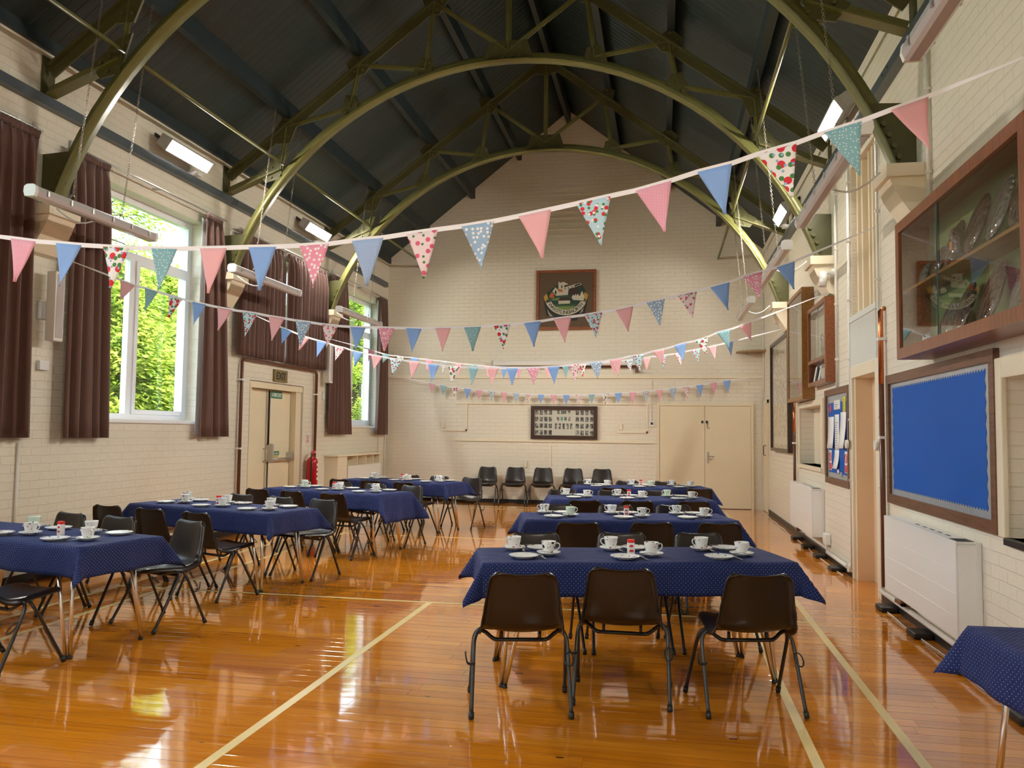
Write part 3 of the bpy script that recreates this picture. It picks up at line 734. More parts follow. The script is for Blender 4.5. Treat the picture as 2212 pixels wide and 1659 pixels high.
for nm, m_ in CH:
    c = obj('teacup', cup_mb(), m_); obj('handle', cup_handle(), M['china'] if m_ is not M['green_china'] else m_, c); CUPS.append((nm, c))
SAUC = [(nm, obj('saucer', saucer_mb(), m_)) for nm, m_ in PL]
PLAT = [(nm, obj('tea_plate', plate_mb(), m_)) for nm, m_ in PL]
KN = obj('table_knife', knife_mb(), M['cutlery']); knife_parts(KN)
SP = obj('teaspoon', spoon_mb(), M['cutlery'])
def shaker():
    b = MB(); b.box(-.022, .022, -.016, .016, 0, .076, .006); t = obj('salt_shaker', b, M['whiteplastic'])
    obj('cap', MB().box(-.021, .021, -.0155, .0155, .0765, .096, .004), M['redplastic'], t)
    b = MB(); b.prism([(.013 * math.cos(a), -.0163, .057 + .008 * math.sin(a)) for a in [2 * PI * k / 14 for k in range(14)]], (0, -.0006, 0))
    obj('red_badge', b, M['red'], t); b = MB(); b.prism([(-.014, -.0163, .022), (.012, -.0163, .020), (.014, -.0163, .034), (-.008, -.0163, .036)], (0, -.0006, 0))
    obj('red_label', b, M['red'], t); b = MB(); b.prism([(-.014, .0163, .022), (.012, .0163, .022), (.012, .0163, .062), (-.014, .0163, .062)], (0, .0006, 0))
    obj('red_label', b, M['red'], t); return t
SH = shaker()
used = set()
def put(proto, x, y, z, rz, label, cat, group):
    o = copy_tree(proto) if proto.name in used else proto; used.add(proto.name)
    o.location = (x, y, z); o.rotation_euler = (0, 0, rz); tag(o, label, cat, group); return o

TABS = [('first', 'heater', -.20, 5.04, 16.0), ('second', 'heater', -.33, 7.33, 14.0), ('third', 'heater', -.394, 9.44, 12.0), ('last', 'heater', -.315, 11.51, 12.0),
        ('first', 'window', -4.34, 4.96, -14.4), ('second', 'window', -4.175, 7.157, -17.0), ('third', 'window', -3.99, 9.49, -18.0), ('last', 'window', -3.82, 11.62, -17.0)]
# seats: far side (cup, plate), near side (plate, cup); local metres
FAR = [((-.695, .195), (-.525, .21)), ((-.085, .165), (.082, .205)), ((.49, .165), (.668, .205))]
NEAR = [((-.49, -.03), (-.65, -.125)), ((.113, -.085), (-.07, -.175)), ((.686, -.08), (.508, -.18))]
CHN = {0: ([(-.735, -.575, -3), (-.155, -.46, -15), (.465, -.64, -3)], [(-.48, .56, 2), (.12, .55, -3), (.70, .55, 2)]),
       1: ([(-.53, -.56, -2), (.045, -.54, 3), (.60, -.55, -3)], [(-.50, .55, 4), (.07, .54, 0), (.595, .56, -3)]),
       2: ([(-.59, -.55, 2), (-.015, -.55, -2), (.495, -.56, 3)], [(-.705, .55, 0), (-.03, .55, 3), (.46, .55, -2)]),
       3: ([(-.50, -.55, -1), (.605, -.56, 3)], [(-.645, .55, 2), (-.06, .55, -2), (.505, .55, 0)]),
       4: ([(.585, -.55, 4)], [(-.66, .55, 0), (-.10, .56, 3), (.545, .635, -8)]),
       5: ([(-.58, -.56, 5), (-.04, -.55, 2), (.575, -.55, -3)], [(-.46, .56, 1), (-.03, .55, -1), (.47, .56, 0)]),
       6: ([(-.52, -.55, 3), (.0, -.55, -2), (.63, -.56, 2)], [(-.47, .55, 2), (-.10, .55, 0), (.52, .56, -3)]),
       7: ([(-.57, -.55, 2), (.03, -.55, 0), (.53, -.55, -2)], [(-.42, .55, -2), (.15, .55, 3), (.67, .56, 0)])}
rr = random.Random(11)
def spread(l):
    "keep neighbours from standing in one another"
    l = [list(q) for q in l]
    for _ in range(30):
        for p, q in zip(l, l[1:]):
            g_ = .572 - (q[0] - p[0])
            if g_ > 0: p[0] -= g_ / 2; q[0] += g_ / 2
    return l
for ti, (od, row, tx, ty, ta) in enumerate(TABS):
    a = math.radians(ta); ca, sa = math.cos(a), math.sin(a)
    def L(x, y): return tx + ca * x - sa * y, ty + sa * x + ca * y
    tn = '%s %s-row table' % (od, row)
    t = table0 if ti == 0 else copy_tree(table0)
    t.location = (tx, ty, 0); t.rotation_euler = (0, 0, a); tag(t, 'chrome-legged folding table under the blue cloth, %s in the row along the %s wall' % (od, row), 'table', 'folding tables')
    c = obj('tablecloth', cloth_mb(ti, .195, (.20, .34, .2, .2) if ti == 6 else None), M['cloth']); c.location = (tx, ty, 0); c.rotation_euler = (0, 0, a)
    tag(c, 'navy tablecloth with tiny white dots draped over the %s' % tn, 'tablecloth', 'navy dotted tablecloths')
    ends = ('aisle end', 'middle', 'heater end') if row == 'heater' else ('window end', 'middle', 'aisle end')
    for side, lst in ((-1, CHN[ti][0]), (1, CHN[ti][1])):
        lst = spread(lst) if ti else lst; nm = 'front' if side < 0 else 'back'
        for j, (lx, ly, dr) in enumerate(lst):
            e = ends[(0 if lx < -.25 else 1 if lx < .3 else 2)] if len(lst) < 3 else ends[j]
            x, y = L(lx, ly)
            place_chair(x, y, a + math.radians(dr) + (0 if side < 0 else PI), 'brown plastic chair on the %s side, %s, of the %s' % (nm, e, tn), 'brown chairs round the tables')
    for side, lst in ((1, FAR), (-1, NEAR)):
        nm = 'back' if side > 0 else 'front'
        for j, ((cx, cy), (px, py)) in enumerate(lst):
            if ti == 4 and j == 0: continue
            if ti == 4 and side > 0: cx -= .10; px -= .05
            jx, jy = rr.uniform(-.02, .02), rr.uniform(-.012, .012); e = ends[j]; wh = 'at the %s, %s side, of the %s' % (e, nm, tn)
            x, y = L(cx + jx, cy + jy); h = a + (PI + rr.uniform(-.5, .3) if side > 0 else rr.uniform(-.4, .5))
            sn, so = SAUC[(ti + j * 2 + (side > 0)) % 4]
            put(so, x, y, TH + .003, rr.uniform(0, 6), '%s saucer %s' % (sn, wh), 'saucer', 'china saucers')
            ci = [0, 0, 0, 1, 3, 3][j + (3 if side < 0 else 0)] if ti == 0 else rr.choice([0, 1, 2, 3, 3, 2])
            if (ti, side, j) in ((1, -1, 0), (3, -1, 1), (4, 1, 1), (6, -1, 0), (2, 1, 2)): ci = 4
            cn, co = CUPS[ci]
            put(co, x, y, TH + .0112, h, '%s teacup %s' % (cn, wh), 'teacup', 'china teacups')
            x, y = L(cx + jx + .028, cy + jy - .045 * (1 if side < 0 else -1)); put(SP, x, y, TH + .022, a + (PI / 2 * (1 if side < 0 else -1)) + rr.uniform(-.5, .5), 'teaspoon on the saucer %s' % wh, 'teaspoon', 'teaspoons')
            pn, po = PLAT[(ti * 2 + j + (side > 0) * 2) % 4] if ti else [PLAT[3], PLAT[0], PLAT[0], PLAT[3], PLAT[2], PLAT[2]][j + (3 if side < 0 else 0)]
            x, y = L(px + jx, py + jy); put(po, x, y, TH + .003, rr.uniform(0, 6), '%s tea plate %s' % (pn, wh), 'plate', 'tea plates')
            x, y = L(px + jx + .113 * (1 if side < 0 else -1), py + jy - .02 * -side * -1); put(KN, x, y, TH + .003, a + (.05 if side < 0 else PI) + rr.uniform(-.12, .12) + (PI if side < 0 else 0), 'table knife beside the plate %s' % wh, 'knife', 'table knives')
    x, y = L(-.005 if ti != 4 else .33, -.035 if ti != 4 else -.015); put(SH, x, y, TH + .002, a + rr.uniform(-.2, .2), 'red-capped white salt shaker in the middle of the %s' % tn, 'salt shaker', 'salt shakers')
# table end by the heater at the side of the hall
a = math.radians(2); t = copy_tree(table0); t.scale = (1, .82, 1); t.location = (1.467, 2.60, 0); t.rotation_euler = (0, 0, a + PI / 2); tag(t, 'chrome-legged folding table standing close to the white heater, mostly out of view', 'table', 'folding tables')
c = obj('tablecloth', cloth_mb(33), M['cloth']); c.scale = (1, .82, 1); c.location = (1.467, 2.60, 0); c.rotation_euler = (0, 0, a + PI / 2); tag(c, 'navy dotted tablecloth on the table beside the white heater', 'tablecloth', 'navy dotted tablecloths')
for i, (x, an) in enumerate(((-3.53, -3), (-2.94, 0), (-2.37, 2), (-1.775, -1), (-1.195, 1))):
    place_chair(x, 15.86, PI + math.radians(an), 'brown plastic chair against the end wall, %s from the windows' % ('first', 'second', 'third', 'fourth', 'fifth')[i], 'spare chairs along the end wall')

# ------------------------------------------------------------------ bunting
BUNT = [
(3.5, [[-3.717, 2.45]], [[1.431, 2.971], [1.748, 3.076]], [
(-3.261,2.392,-3.113,2.370,-3.209,2.164,'pg'),(-2.998,2.359,-2.850,2.343,-2.952,2.135,'b'),(-2.731,2.333,-2.583,2.320,-2.663,2.120,'s'),
(-2.464,2.315,-2.324,2.308,-2.404,2.101,'t'),(-2.203,2.307,-2.061,2.305,-2.140,2.084,'p'),(-1.948,2.305,-1.805,2.303,-1.874,2.092,'b'),
(-1.688,2.304,-1.540,2.308,-1.605,2.098,'ps'),(-1.427,2.319,-1.272,2.329,-1.341,2.103,'bg'),(-1.163,2.342,-1.013,2.358,-1.068,2.129,'pf'),
(-0.903,2.368,-0.751,2.387,-0.803,2.165,'bs'),(-0.64,2.405,-0.493,2.431,-0.527,2.208,'p'),(-0.382,2.451,-0.23,2.480,-0.27,2.258,'bc'),
(-0.122,2.499,0.032,2.537,0.004,2.308,'pg'),(0.141,2.569,0.286,2.600,0.256,2.374,'b'),(0.389,2.633,0.551,2.674,0.53,2.437,'s'),
(0.661,2.712,0.81,2.753,0.796,2.517,'t'),(0.924,2.793,1.069,2.840,1.063,2.615,'p'),]),
(6.75, [[-5.589, 3.017]], [[1.795, 3.102]], [
(-5.064,2.834,-4.911,2.775,-5.054,2.618,'p'),(-4.804,2.752,-4.666,2.711,-4.781,2.534,'t'),(-4.552,2.680,-4.409,2.638,-4.531,2.467,'s'),
(-4.305,2.613,-4.164,2.582,-4.276,2.393,'b'),(-4.051,2.558,-3.898,2.528,-4.023,2.340,'p'),(-3.798,2.514,-3.644,2.490,-3.753,2.283,'bc'),
(-3.536,2.468,-3.380,2.443,-3.491,2.238,'p'),(-3.274,2.423,-3.120,2.402,-3.214,2.191,'bs'),(-3.015,2.385,-2.863,2.368,-2.961,2.171,'pf'),
(-2.748,2.359,-2.602,2.350,-2.686,2.145,'b'),(-2.485,2.350,-2.337,2.343,-2.422,2.136,'ps'),(-2.230,2.342,-2.086,2.335,-2.164,2.123,'b'),
(-1.963,2.338,-1.820,2.338,-1.888,2.132,'p'),(-1.704,2.342,-1.552,2.345,-1.619,2.134,'t'),(-1.440,2.353,-1.293,2.362,-1.349,2.150,'s'),
(-1.177,2.372,-1.029,2.387,-1.085,2.167,'b'),(-0.922,2.403,-0.769,2.421,-0.82,2.200,'p'),(-0.661,2.433,-0.508,2.457,-0.558,2.241,'bc'),
(-0.399,2.472,-0.25,2.502,-0.291,2.287,'p'),(-0.143,2.531,0.008,2.559,-0.03,2.336,'bs'),(0.113,2.582,0.268,2.618,0.232,2.399,'pf'),
(0.375,2.647,0.528,2.688,0.514,2.455,'b'),(0.634,2.731,0.786,2.769,0.765,2.545,'ps'),(0.897,2.800,1.040,2.847,1.029,2.615,'b'),
]),
(9.7, [[-5.248, 2.91]], [[1.878, 3.087]], [
(-4.901,2.767,-4.753,2.711,-4.885,2.537,'b'),(-4.641,2.666,-4.500,2.621,-4.635,2.464,'p'),(-4.401,2.593,-4.262,2.559,-4.389,2.374,'b'),
(-4.153,2.520,-4.009,2.487,-4.136,2.322,'pf'),(-3.905,2.452,-3.768,2.421,-3.870,2.248,'b'),(-3.656,2.399,-3.503,2.371,-3.615,2.211,'p'),
(-3.407,2.355,-3.229,2.327,-3.365,2.147,'bc'),(-3.154,2.316,-3.009,2.301,-3.110,2.098,'p'),(-2.906,2.279,-2.758,2.268,-2.847,2.056,'b'),
(-2.645,2.251,-2.495,2.240,-2.594,2.046,'s'),(-2.387,2.236,-2.253,2.229,-2.335,2.021,'t'),(-2.153,2.225,-2.001,2.222,-2.080,2.017,'p'),
(-1.900,2.220,-1.758,2.222,-1.828,2.018,'b'),(-1.649,2.223,-1.494,2.229,-1.558,2.022,'ps'),(-1.395,2.235,-1.243,2.247,-1.303,2.033,'b'),
(-1.135,2.259,-0.993,2.272,-1.052,2.067,'pf'),(-0.881,2.286,-0.73,2.302,-0.783,2.094,'bs'),(-0.644,2.318,-0.494,2.341,-0.533,2.130,'p'),
(-0.387,2.365,-0.239,2.388,-0.278,2.184,'bc'),(-0.135,2.420,0.008,2.447,-0.007,2.267,'p'),(0.12,2.482,0.261,2.522,0.228,2.302,'b'),
(0.36,2.540,0.508,2.588,0.494,2.374,'s'),(0.614,2.636,0.763,2.674,0.75,2.447,'t'),(0.861,2.706,1.003,2.760,0.998,2.534,'p'),
]),
(12.9, [[-5.586, 2.978]], [[1.843, 3.083]], [
(-4.919,2.815,-4.791,2.772,-4.906,2.610,'ps'),(-4.672,2.738,-4.523,2.703,-4.646,2.579,'t'),(-4.419,2.694,-4.272,2.674,-4.358,2.550,'s'),
(-4.173,2.670,-4.026,2.646,-4.119,2.464,'b'),(-3.919,2.638,-3.765,2.614,-3.871,2.427,'pg'),(-3.658,2.606,-3.525,2.588,-3.608,2.399,'g'),
(-3.399,2.571,-3.267,2.557,-3.329,2.365,'p'),(-3.142,2.542,-3.011,2.531,-3.082,2.343,'t'),(-2.892,2.519,-2.765,2.511,-2.833,2.329,'p'),
(-2.625,2.502,-2.499,2.499,-2.575,2.318,'b'),(-2.382,2.499,-2.257,2.498,-2.330,2.315,'ps'),(-2.138,2.498,-2.014,2.500,-2.067,2.310,'t'),
(-1.918,2.503,-1.790,2.508,-1.834,2.310,'p'),(-1.618,2.513,-1.496,2.526,-1.548,2.315,'t'),(-1.347,2.531,-1.226,2.544,-1.283,2.331,'s'),
(-1.091,2.557,-0.966,2.573,-1.023,2.358,'b'),(-0.851,2.578,-0.732,2.596,-0.778,2.376,'p'),(-0.612,2.604,-0.475,2.622,-0.525,2.416,'bc'),
(-0.328,2.637,-0.21,2.655,-0.262,2.434,'p'),(-0.067,2.670,0.048,2.688,-0.004,2.468,'bc'),(0.159,2.703,0.288,2.727,0.262,2.520,'pf'),
(0.42,2.757,0.556,2.783,0.53,2.559,'bc'),(0.676,2.808,0.808,2.836,0.785,2.616,'p'),(0.943,2.864,1.061,2.892,1.030,2.675,'b'),
]),
(16.17, [[-5.696, 2.611]], [[1.815, 2.55]], [
(-4.817,2.448,-4.667,2.410,-4.759,2.237,'p'),(-4.572,2.400,-4.423,2.372,-4.514,2.189,'t'),(-4.320,2.357,-4.172,2.340,-4.271,2.162,'s'),
(-4.058,2.330,-3.911,2.314,-3.996,2.119,'b'),(-3.805,2.302,-3.657,2.288,-3.748,2.097,'pg'),(-3.546,2.278,-3.397,2.266,-3.476,2.066,'bc'),
(-3.285,2.253,-3.141,2.242,-3.219,2.053,'p'),(-3.031,2.235,-2.886,2.227,-2.960,2.035,'bs'),(-2.762,2.220,-2.640,2.215,-2.718,2.027,'pf'),
(-2.517,2.210,-2.379,2.207,-2.453,2.014,'b'),(-2.257,2.203,-2.121,2.202,-2.193,2.008,'ps'),(-2.003,2.202,-1.863,2.203,-1.931,2.009,'b'),
(-1.742,2.203,-1.612,2.206,-1.676,2.011,'pf'),(-1.489,2.210,-1.355,2.218,-1.418,2.025,'t'),(-1.222,2.227,-1.084,2.237,-1.147,2.027,'s'),
(-0.966,2.239,-0.82,2.249,-0.882,2.037,'b'),(-0.68,2.253,-0.535,2.263,-0.606,2.039,'pg'),(-0.421,2.274,-0.282,2.287,-0.339,2.059,'bc'),
(-0.155,2.302,-0.022,2.315,-0.079,2.078,'p'),(0.108,2.332,0.247,2.349,0.188,2.107,'bs'),(0.366,2.365,0.504,2.380,0.451,2.144,'pf'),
(0.622,2.398,0.763,2.416,0.71,2.173,'b'),(0.886,2.438,1.022,2.456,0.973,2.219,'ps'),(1.134,2.482,1.278,2.503,1.234,2.255,'b'),
]),
]

NAMES = ['bunting strung across in front of all the other strings', 'second string of bunting, tied beside the big wooden cabinet', 'third string of bunting, tied by the middle trusses',
         'fourth string of bunting, behind the third, tied by the far trusses', 'bunting hanging flat along the end wall above the framed portraits']
for i, (Y, e0, e1, fl) in enumerate(BUNT):
    left = [(p[0], p[1]) for p in e0]; right = [(p[0], p[1]) for p in e1]
    if i == 0: left = [(XL + .01, 2.66)] + left; right = right[:1] + [(XR - .01, 3.14)]
    elif i == 1: right = [(XR - .25, right[0][1])]; left = [(XL + .01, left[0][1] + .05)] + left
    elif i in (2, 3): left = [(XL + .01, left[0][1] + (.16 if i == 2 else .05))] + left; right = right + [(XR - .005, right[0][1] + .02)]
    if i == 4: left = [(XL + .004, left[0][1] + .01)]; right = [(XR - .004, right[0][1] + .02)]
    line = left + [q for f_ in fl for q in ((f_[0], f_[1]), (f_[2], f_[3]))] + right
    t = thing('bunting', NAMES[i], 'bunting', (XC, Y, 2.9), group='strings of bunting')
    P = [(x, Y, z) for x, z in line]; b = MB()
    def hw(k): return .011 if len(left) - 1 < k < len(line) - len(right) else .004
    b.grid([[Vector((p[0], Y - .0012, p[2] + .012)), Vector((p[0], Y + .0012, p[2] + .012)), Vector((p[0], Y + .0012, p[2] + .012 - 2 * hw(k))), Vector((p[0], Y - .0012, p[2] + .012 - 2 * hw(k)))] for k, p in enumerate(P)], closed_u=True, smooth=False)
    obj('tape', b, M['flagtape'], t)
    for j, q in enumerate(fl):
        kd = q[6]
        A_, B_, T_ = Vector((q[0], Y, q[1])), Vector((q[2], Y, q[3])), Vector((q[4], Y, q[5])); G = []; n_ = 8
        amp = .010 * math.sin(j * 2.3 + i); tw = .012 * math.cos(j * 1.7 + i * 2)
        for r_ in range(n_ + 1):
            f_ = r_ / n_; p0, p1 = A_.lerp(T_, f_), B_.lerp(T_, f_); wd = max((p1 - p0).length, .010); c = (p0 + p1) / 2; d = (p1 - p0).normalized() if f_ < .99 else (B_ - A_).normalized()
            row = [c + d * wd * (k / 6 - .5) + Vector((0, (amp * math.sin(PI * k / 6 + 1.2 * f_) * f_ + tw * (k / 6 - .5) * f_) - .02 * f_ * f_ * (1 if i < 4 else 0), 0)) for k in range(7)]
            G.append(row)
        obj('pennant', MB().grid(G).solid(.0016), FL[kd], t)

# ------------------------------------------------------------------ curtains
def curtain(y0, y1, z0, z1, label, seed, yb0=None, yb1=None, lining=0):
    rnd = random.Random(seed); yb0 = y0 if yb0 is None else yb0; yb1 = y1 if yb1 is None else yb1
    n_ = int((y1 - y0) / .014); t = thing('curtain', label, 'curtain', (XL + .10, (y0 + y1) / 2, z0), group='brown curtains'); G = []
    ph = [rnd.uniform(0, 6.28) for _ in range(5)]; nf = (y1 - y0) / .115
    for r_ in range(19):
        f_ = r_ / 18; z = z1 + (z0 - z1) * f_; row = []
        for k in range(n_ + 1):
            s = k / n_; y = (y0 + (y1 - y0) * s) * (1 - f_) + (yb0 + (yb1 - yb0) * s) * f_
            am = .018 + .028 * min(1, f_ * 6)
            if f_ < .05: dd = .014 * math.sin(2 * PI * s * nf * 2.6 + ph[1])
            else: dd = am * (math.sin(2 * PI * s * nf + ph[0] + .8 * math.sin(2.2 * PI * s + ph[2])) + .35 * math.sin(2 * PI * s * nf * 1.9 + ph[3] + f_))
            row.append(Vector((XL + .105 + dd, y + .012 * math.sin(2 * PI * s * nf + ph[4]), z)))
        G.append(row)
    obj('drape', MB().grid(G).solid(.003), M['curtain'], t)
    hd = [[Vector((XL + .108 + (.012 + .010 * (r_ == 1)) * math.sin(k * 2.2), y0 - .005 + (y1 - y0 + .01) * k / n_, z1 + .02 - .022 * r_)) for k in range(n_ + 1)] for r_ in range(4)]
    obj('heading', MB().grid(hd).solid(.012), M['curtain'], t)
    if lining: 
        yl = y0 - .035
        obj('lining', MB().box(XL + .065, XL + .069, yl, yl + .12, z0 + .02, z1 - .05), M['lining'], t)
curtain(5.80, 6.36, 1.335, 4.14, 'brown curtain hanging at the far side of the first window', 1, 5.75, 6.46)
curtain(6.80, 7.32, 1.33, 4.14, 'long brown curtain before the tree window, beside the column loudspeaker', 2, 6.83, 7.45)
curtain(9.15, 9.52, 1.335, 4.14, 'narrow brown curtain between the tree window and the copper door pipe', 3, 9.12, 9.82, 1)
curtain(9.99, 11.30, 2.455, 4.13, 'short brown curtain drawn above the fire door, half beside the tree window', 4)
curtain(11.45, 12.88, 2.455, 4.13, 'short brown curtain drawn above the fire door, half beside the extinguisher', 5)
curtain(13.12, 13.76, 1.36, 4.14, 'brown curtain hanging over the radiator cover, by the column loudspeaker', 6, 13.14, 14.06)
curtain(15.50, 15.94, 1.355, 4.14, 'narrow brown curtain in the corner by the end wall', 7, 15.35, 16.12, 1)
for y0, y1, nm in ((3.3, 6.4, 'first window'), (6.78, 9.62, 'tree window'), (9.95, 12.95, 'fire door'), (13.08, 16.0, 'window by the end wall')):
    b = MB().tube([(XL + .11, y0, 4.176), (XL + .11, y1, 4.176)], .011, 8)
    for y in (y0 + .1, (y0 + y1) / 2, y1 - .1): b.box(XL, XL + .11, y - .01, y + .01, 4.166, 4.19)
    solo('curtain_rail', b, M['steel'], 'thin metal curtain rail above the %s' % nm, 'curtain rail', (XL + .1, (y0 + y1) / 2, 4.17))

# ------------------------------------------------------------------ window wall fittings
b = MB(); b.tube([(XL + .05, 10.24, .02), (XL + .05, 10.24, 2.37), (XL + .05, 10.30, 2.42), (XL + .05, 12.62, 2.42), (XL + .05, 12.68, 2.37), (XL + .05, 12.68, .02)], .024, 10)
p = solo('heating_pipe', b, M['brownpipe'], 'brown heating pipe looping round the fire door', 'pipe', (XL + .05, 11.4, 0)); OFF[p.name] = Vector(p.location)
for y, z in ((10.24, 2.12), (10.24, 1.17), (12.68, 2.03), (12.68, 1.07)): obj('pipe_clip', MB().box(XL, XL + .08, y - .04, y + .04, z - .012, z + .012, .003), M['white'], p)
for z, nm in ((.40, 'upper'), (.27, 'lower')):
    solo('heating_pipe', MB().tube([(XL + .09, 2.0, z), (XL + .09, 10.1, z), (XL + .05, 10.15, z)], .028, 10), M['brownpipe'], '%s brown heating pipe low along the window wall' % nm, 'pipe', (XL + .09, 6, z))
for y, z0, z1, nm in ((6.40, .09, 1.29, 'below the first curtain'), (6.40, 3.5, 4.27, 'above the column loudspeaker'), (6.88, 3.5, 4.27, 'beside the front truss foot'), (13.30, 2.9, 4.27, 'beside the far truss foot'), (15.85, .09, 1.3, 'in the corner by the radiator cover'), (16.22, .09, 1.4, 'closest to the corner with the end wall')):
    solo('conduit', MB().tube([(XL + .014, y, z0), (XL + .014, y, z1)], .013, 8).box(XL, XL + .03, y - .02, y + .02, z0 + .4, z0 + .43), M['pipe_white'], 'cream conduit up the window wall %s' % nm, 'conduit', (XL, y, z0))
for y, z0, z1, nm in ((6.62, 2.24, 2.90, 'front'), (12.97, 2.24, 2.92, 'far')):
    t = thing('column_loudspeaker', 'grey column loudspeaker on the window wall near the %s truss' % nm, 'loudspeaker', (XL, y, z0), group='column loudspeakers')
    obj('cabinet', MB().box(XL + .09, XL + .19, y - .06, y + .06, z0, z1, .01), M['pipe_white'], t)
    obj('grille', MB().box(XL + .19, XL + .193, y - .045, y + .045, z0 + .03, z1 - .03), M['diffuser'], t)
    obj('bracket', MB().box(XL, XL + .1, y - .02, y + .02, (z0 + z1) / 2 - .12, (z0 + z1) / 2 + .05, .004).box(XL, XL + .012, y - .07, y + .07, (z0 + z1) / 2 - .12, (z0 + z1) / 2 + .05), M['steel'], t)
solo('junction_box', MB().box(XL, XL + .04, 6.58, 6.70, 1.97, 2.06, .006), M['whiteplastic'], 'white junction box on the wall under the column loudspeaker by the first curtain', 'junction box', (XL, 6.64, 1.97))
solo('sensor_box', MB().box(XL, XL + .03, 13.02, 13.09, 1.96, 2.09, .006), M['whiteplastic'], 'small white sensor box beside the fire door pipe', 'sensor', (XL, 13.05, 1.96))
# signs round the fire door
t = thing('exit_sign', 'old brown EXIT sign above the fire door', 'sign', (XL + .01, 11.45, 2.15))
obj('board', MB().box(XL, XL + .03, 11.23, 11.66, 2.16, 2.345, .003), M['sign_old'], t)
b = MB(); text(b, 'EXIT', (XL + .0305, 11.445, 2.195), (0, 1, 0), (0, 0, 1), .16, .95); obj('lettering', b, M['ink'], t)
def sign(nm, lab, y0, y1, z0, z1, x, txt, fs, man=True, m1='sign_green'):
    t = thing('sign', lab, 'sign', (x, (y0 + y1) / 2, z0)); obj('plate', MB().box(x, x + .004, y0, y1, z0, z1), M[m1], t)
    b = MB(); yc = (y0 + y1) / 2 + (.03 if man else 0); text(b, txt, (x + .0042, yc, z0 + (z1 - z0) * .22), (0, 1, 0), (0, 0, 1), fs, .72)
    if man:
        ym = y0 + .05; zc = (z0 + z1) / 2; X_ = x + .0042
        b.prism([(X_, ym + .007 * math.cos(q), zc + .03 + .007 * math.sin(q)) for q in [2 * PI * k / 8 for k in range(8)]], (.0005, 0, 0))
        b.prism([(X_, ym - .012, zc + .018), (X_, ym + .012, zc + .02), (X_, ym + .006, zc - .006), (X_, ym + .024, zc - .03), (X_, ym + .014, zc - .034), (X_, ym - .002, zc - .012), (X_, ym - .024, zc - .03), (X_, ym - .028, zc - .022), (X_, ym - .008, zc - .004)], (.0005, 0, 0))
    obj('lettering', b, M['paper'], t)
sign('sign', 'green FIRE EXIT sign on the upper part of the fire door', 11.43, 11.79, 1.915, 2.025, xd, 'FIRE EXIT', .085)
sign('sign', 'narrow green push bar notice on the fire door', 11.45, 11.74, 1.04, 1.10, xd, 'PUSH BAR TO OPEN', .034, False)
solo('notice', MB().box(xd, xd + .003, 11.45, 11.72, 1.0, 1.038), mat('pale yellow label', (.6, .5, .15), .6), 'pale yellow strip under the green notice on the fire door', 'notice', (xd, 11.58, 1.0))
t = thing('fire_action_notice', 'small white and red fire action notice between the door and the extinguisher', 'sign', (XL, 12.5, 1.22))
obj('plate', MB().box(XL, XL + .006, 12.43, 12.56, 1.21, 1.36), M['paper'], t)
b = MB()
for i in range(5): b.box(XL + .006, XL + .0066, 12.45, 12.54, 1.228 + i * .026, 1.241 + i * .026)
obj('print', b, M['red'], t)
t = thing('fire_extinguisher', 'red fire extinguisher on the wall beside the fire door', 'fire extinguisher', (XL + .13, 12.42, .47))
e = (XL + .13, 12.42, .47)
obj('cylinder', MB().lathe([(0, 0), (.085, 0), (.092, .012), (.092, .44), (.08, .49), (.045, .52), (.028, .53), (.028, .55), (0, .55)], 24, e), M['ext_red'], t)
obj('base_ring', MB().lathe([(.0925, .0), (.094, 0), (.094, .05), (.0925, .05)], 24, e), M['black'], t)
obj('valve', MB().tube([(e[0], e[1], 1.02), (e[0], e[1], 1.07)], .02, 8).box(e[0] - .02, e[0] + .02, e[1] - .03, e[1] + .11, 1.07, 1.082, .003, rot=(.35, 0, 0)).box(e[0] - .02, e[0] + .02, e[1] - .02, e[1] + .10, 1.045, 1.055, .003), M['ext_red'], t)
obj('hose', MB().tube(smooth_path([(e[0], e[1] - .02, 1.04), (e[0] + .03, e[1] - .10, 1.02), (e[0] + .04, e[1] - .125, .90), (e[0] + .04, e[1] - .12, .6), (e[0] + .04, e[1] - .11, .55)], 5), .012, 8), M['black'], t)
b = MB()
for i in range(4): b.box(e[0] + .086, e[0] + .0935, e[1] + .0 - .02, e[1] + .03, .62 + i * .075, .62 + i * .075 + .045)
obj('label', b, M['paper'], t)
# radiator cover with pigeon holes
t = thing('radiator_cover', 'cream boxed radiator cover with pigeon holes under the window by the end wall', 'radiator cover', (XL + .12, 14.25, 0))
obj('top_board', MB().box(XL, XL + .27, 13.16, 15.42, .975, 1.0, .006), M['cream'], t)
b = MB(); b.box(XL, XL + .235, 13.2, 13.225, 0, .975).box(XL, XL + .235, 15.32, 15.345, 0, .975).box(XL + .01, XL + .022, 13.225, 15.32, .785, .975).box(XL, XL + .235, 13.225, 15.32, .785, .80)
for y in (13.62, 14.14, 14.58, 14.98): b.box(XL + .01, XL + .235, y - .01, y + .01, .80, .975)
obj('carcass', b, M['cream'], t)
obj('front_panel', MB().box(XL + .235, XL + .25, 13.66, 15.36, .04, .80, .004), M['white'], t)
obj('side_panel', MB().box(XL + .23, XL + .242, 13.2, 13.64, .02, .785, .004).box(XL + .236, XL + .246, 13.2, 13.62, .80, .975), M['cream'], t)

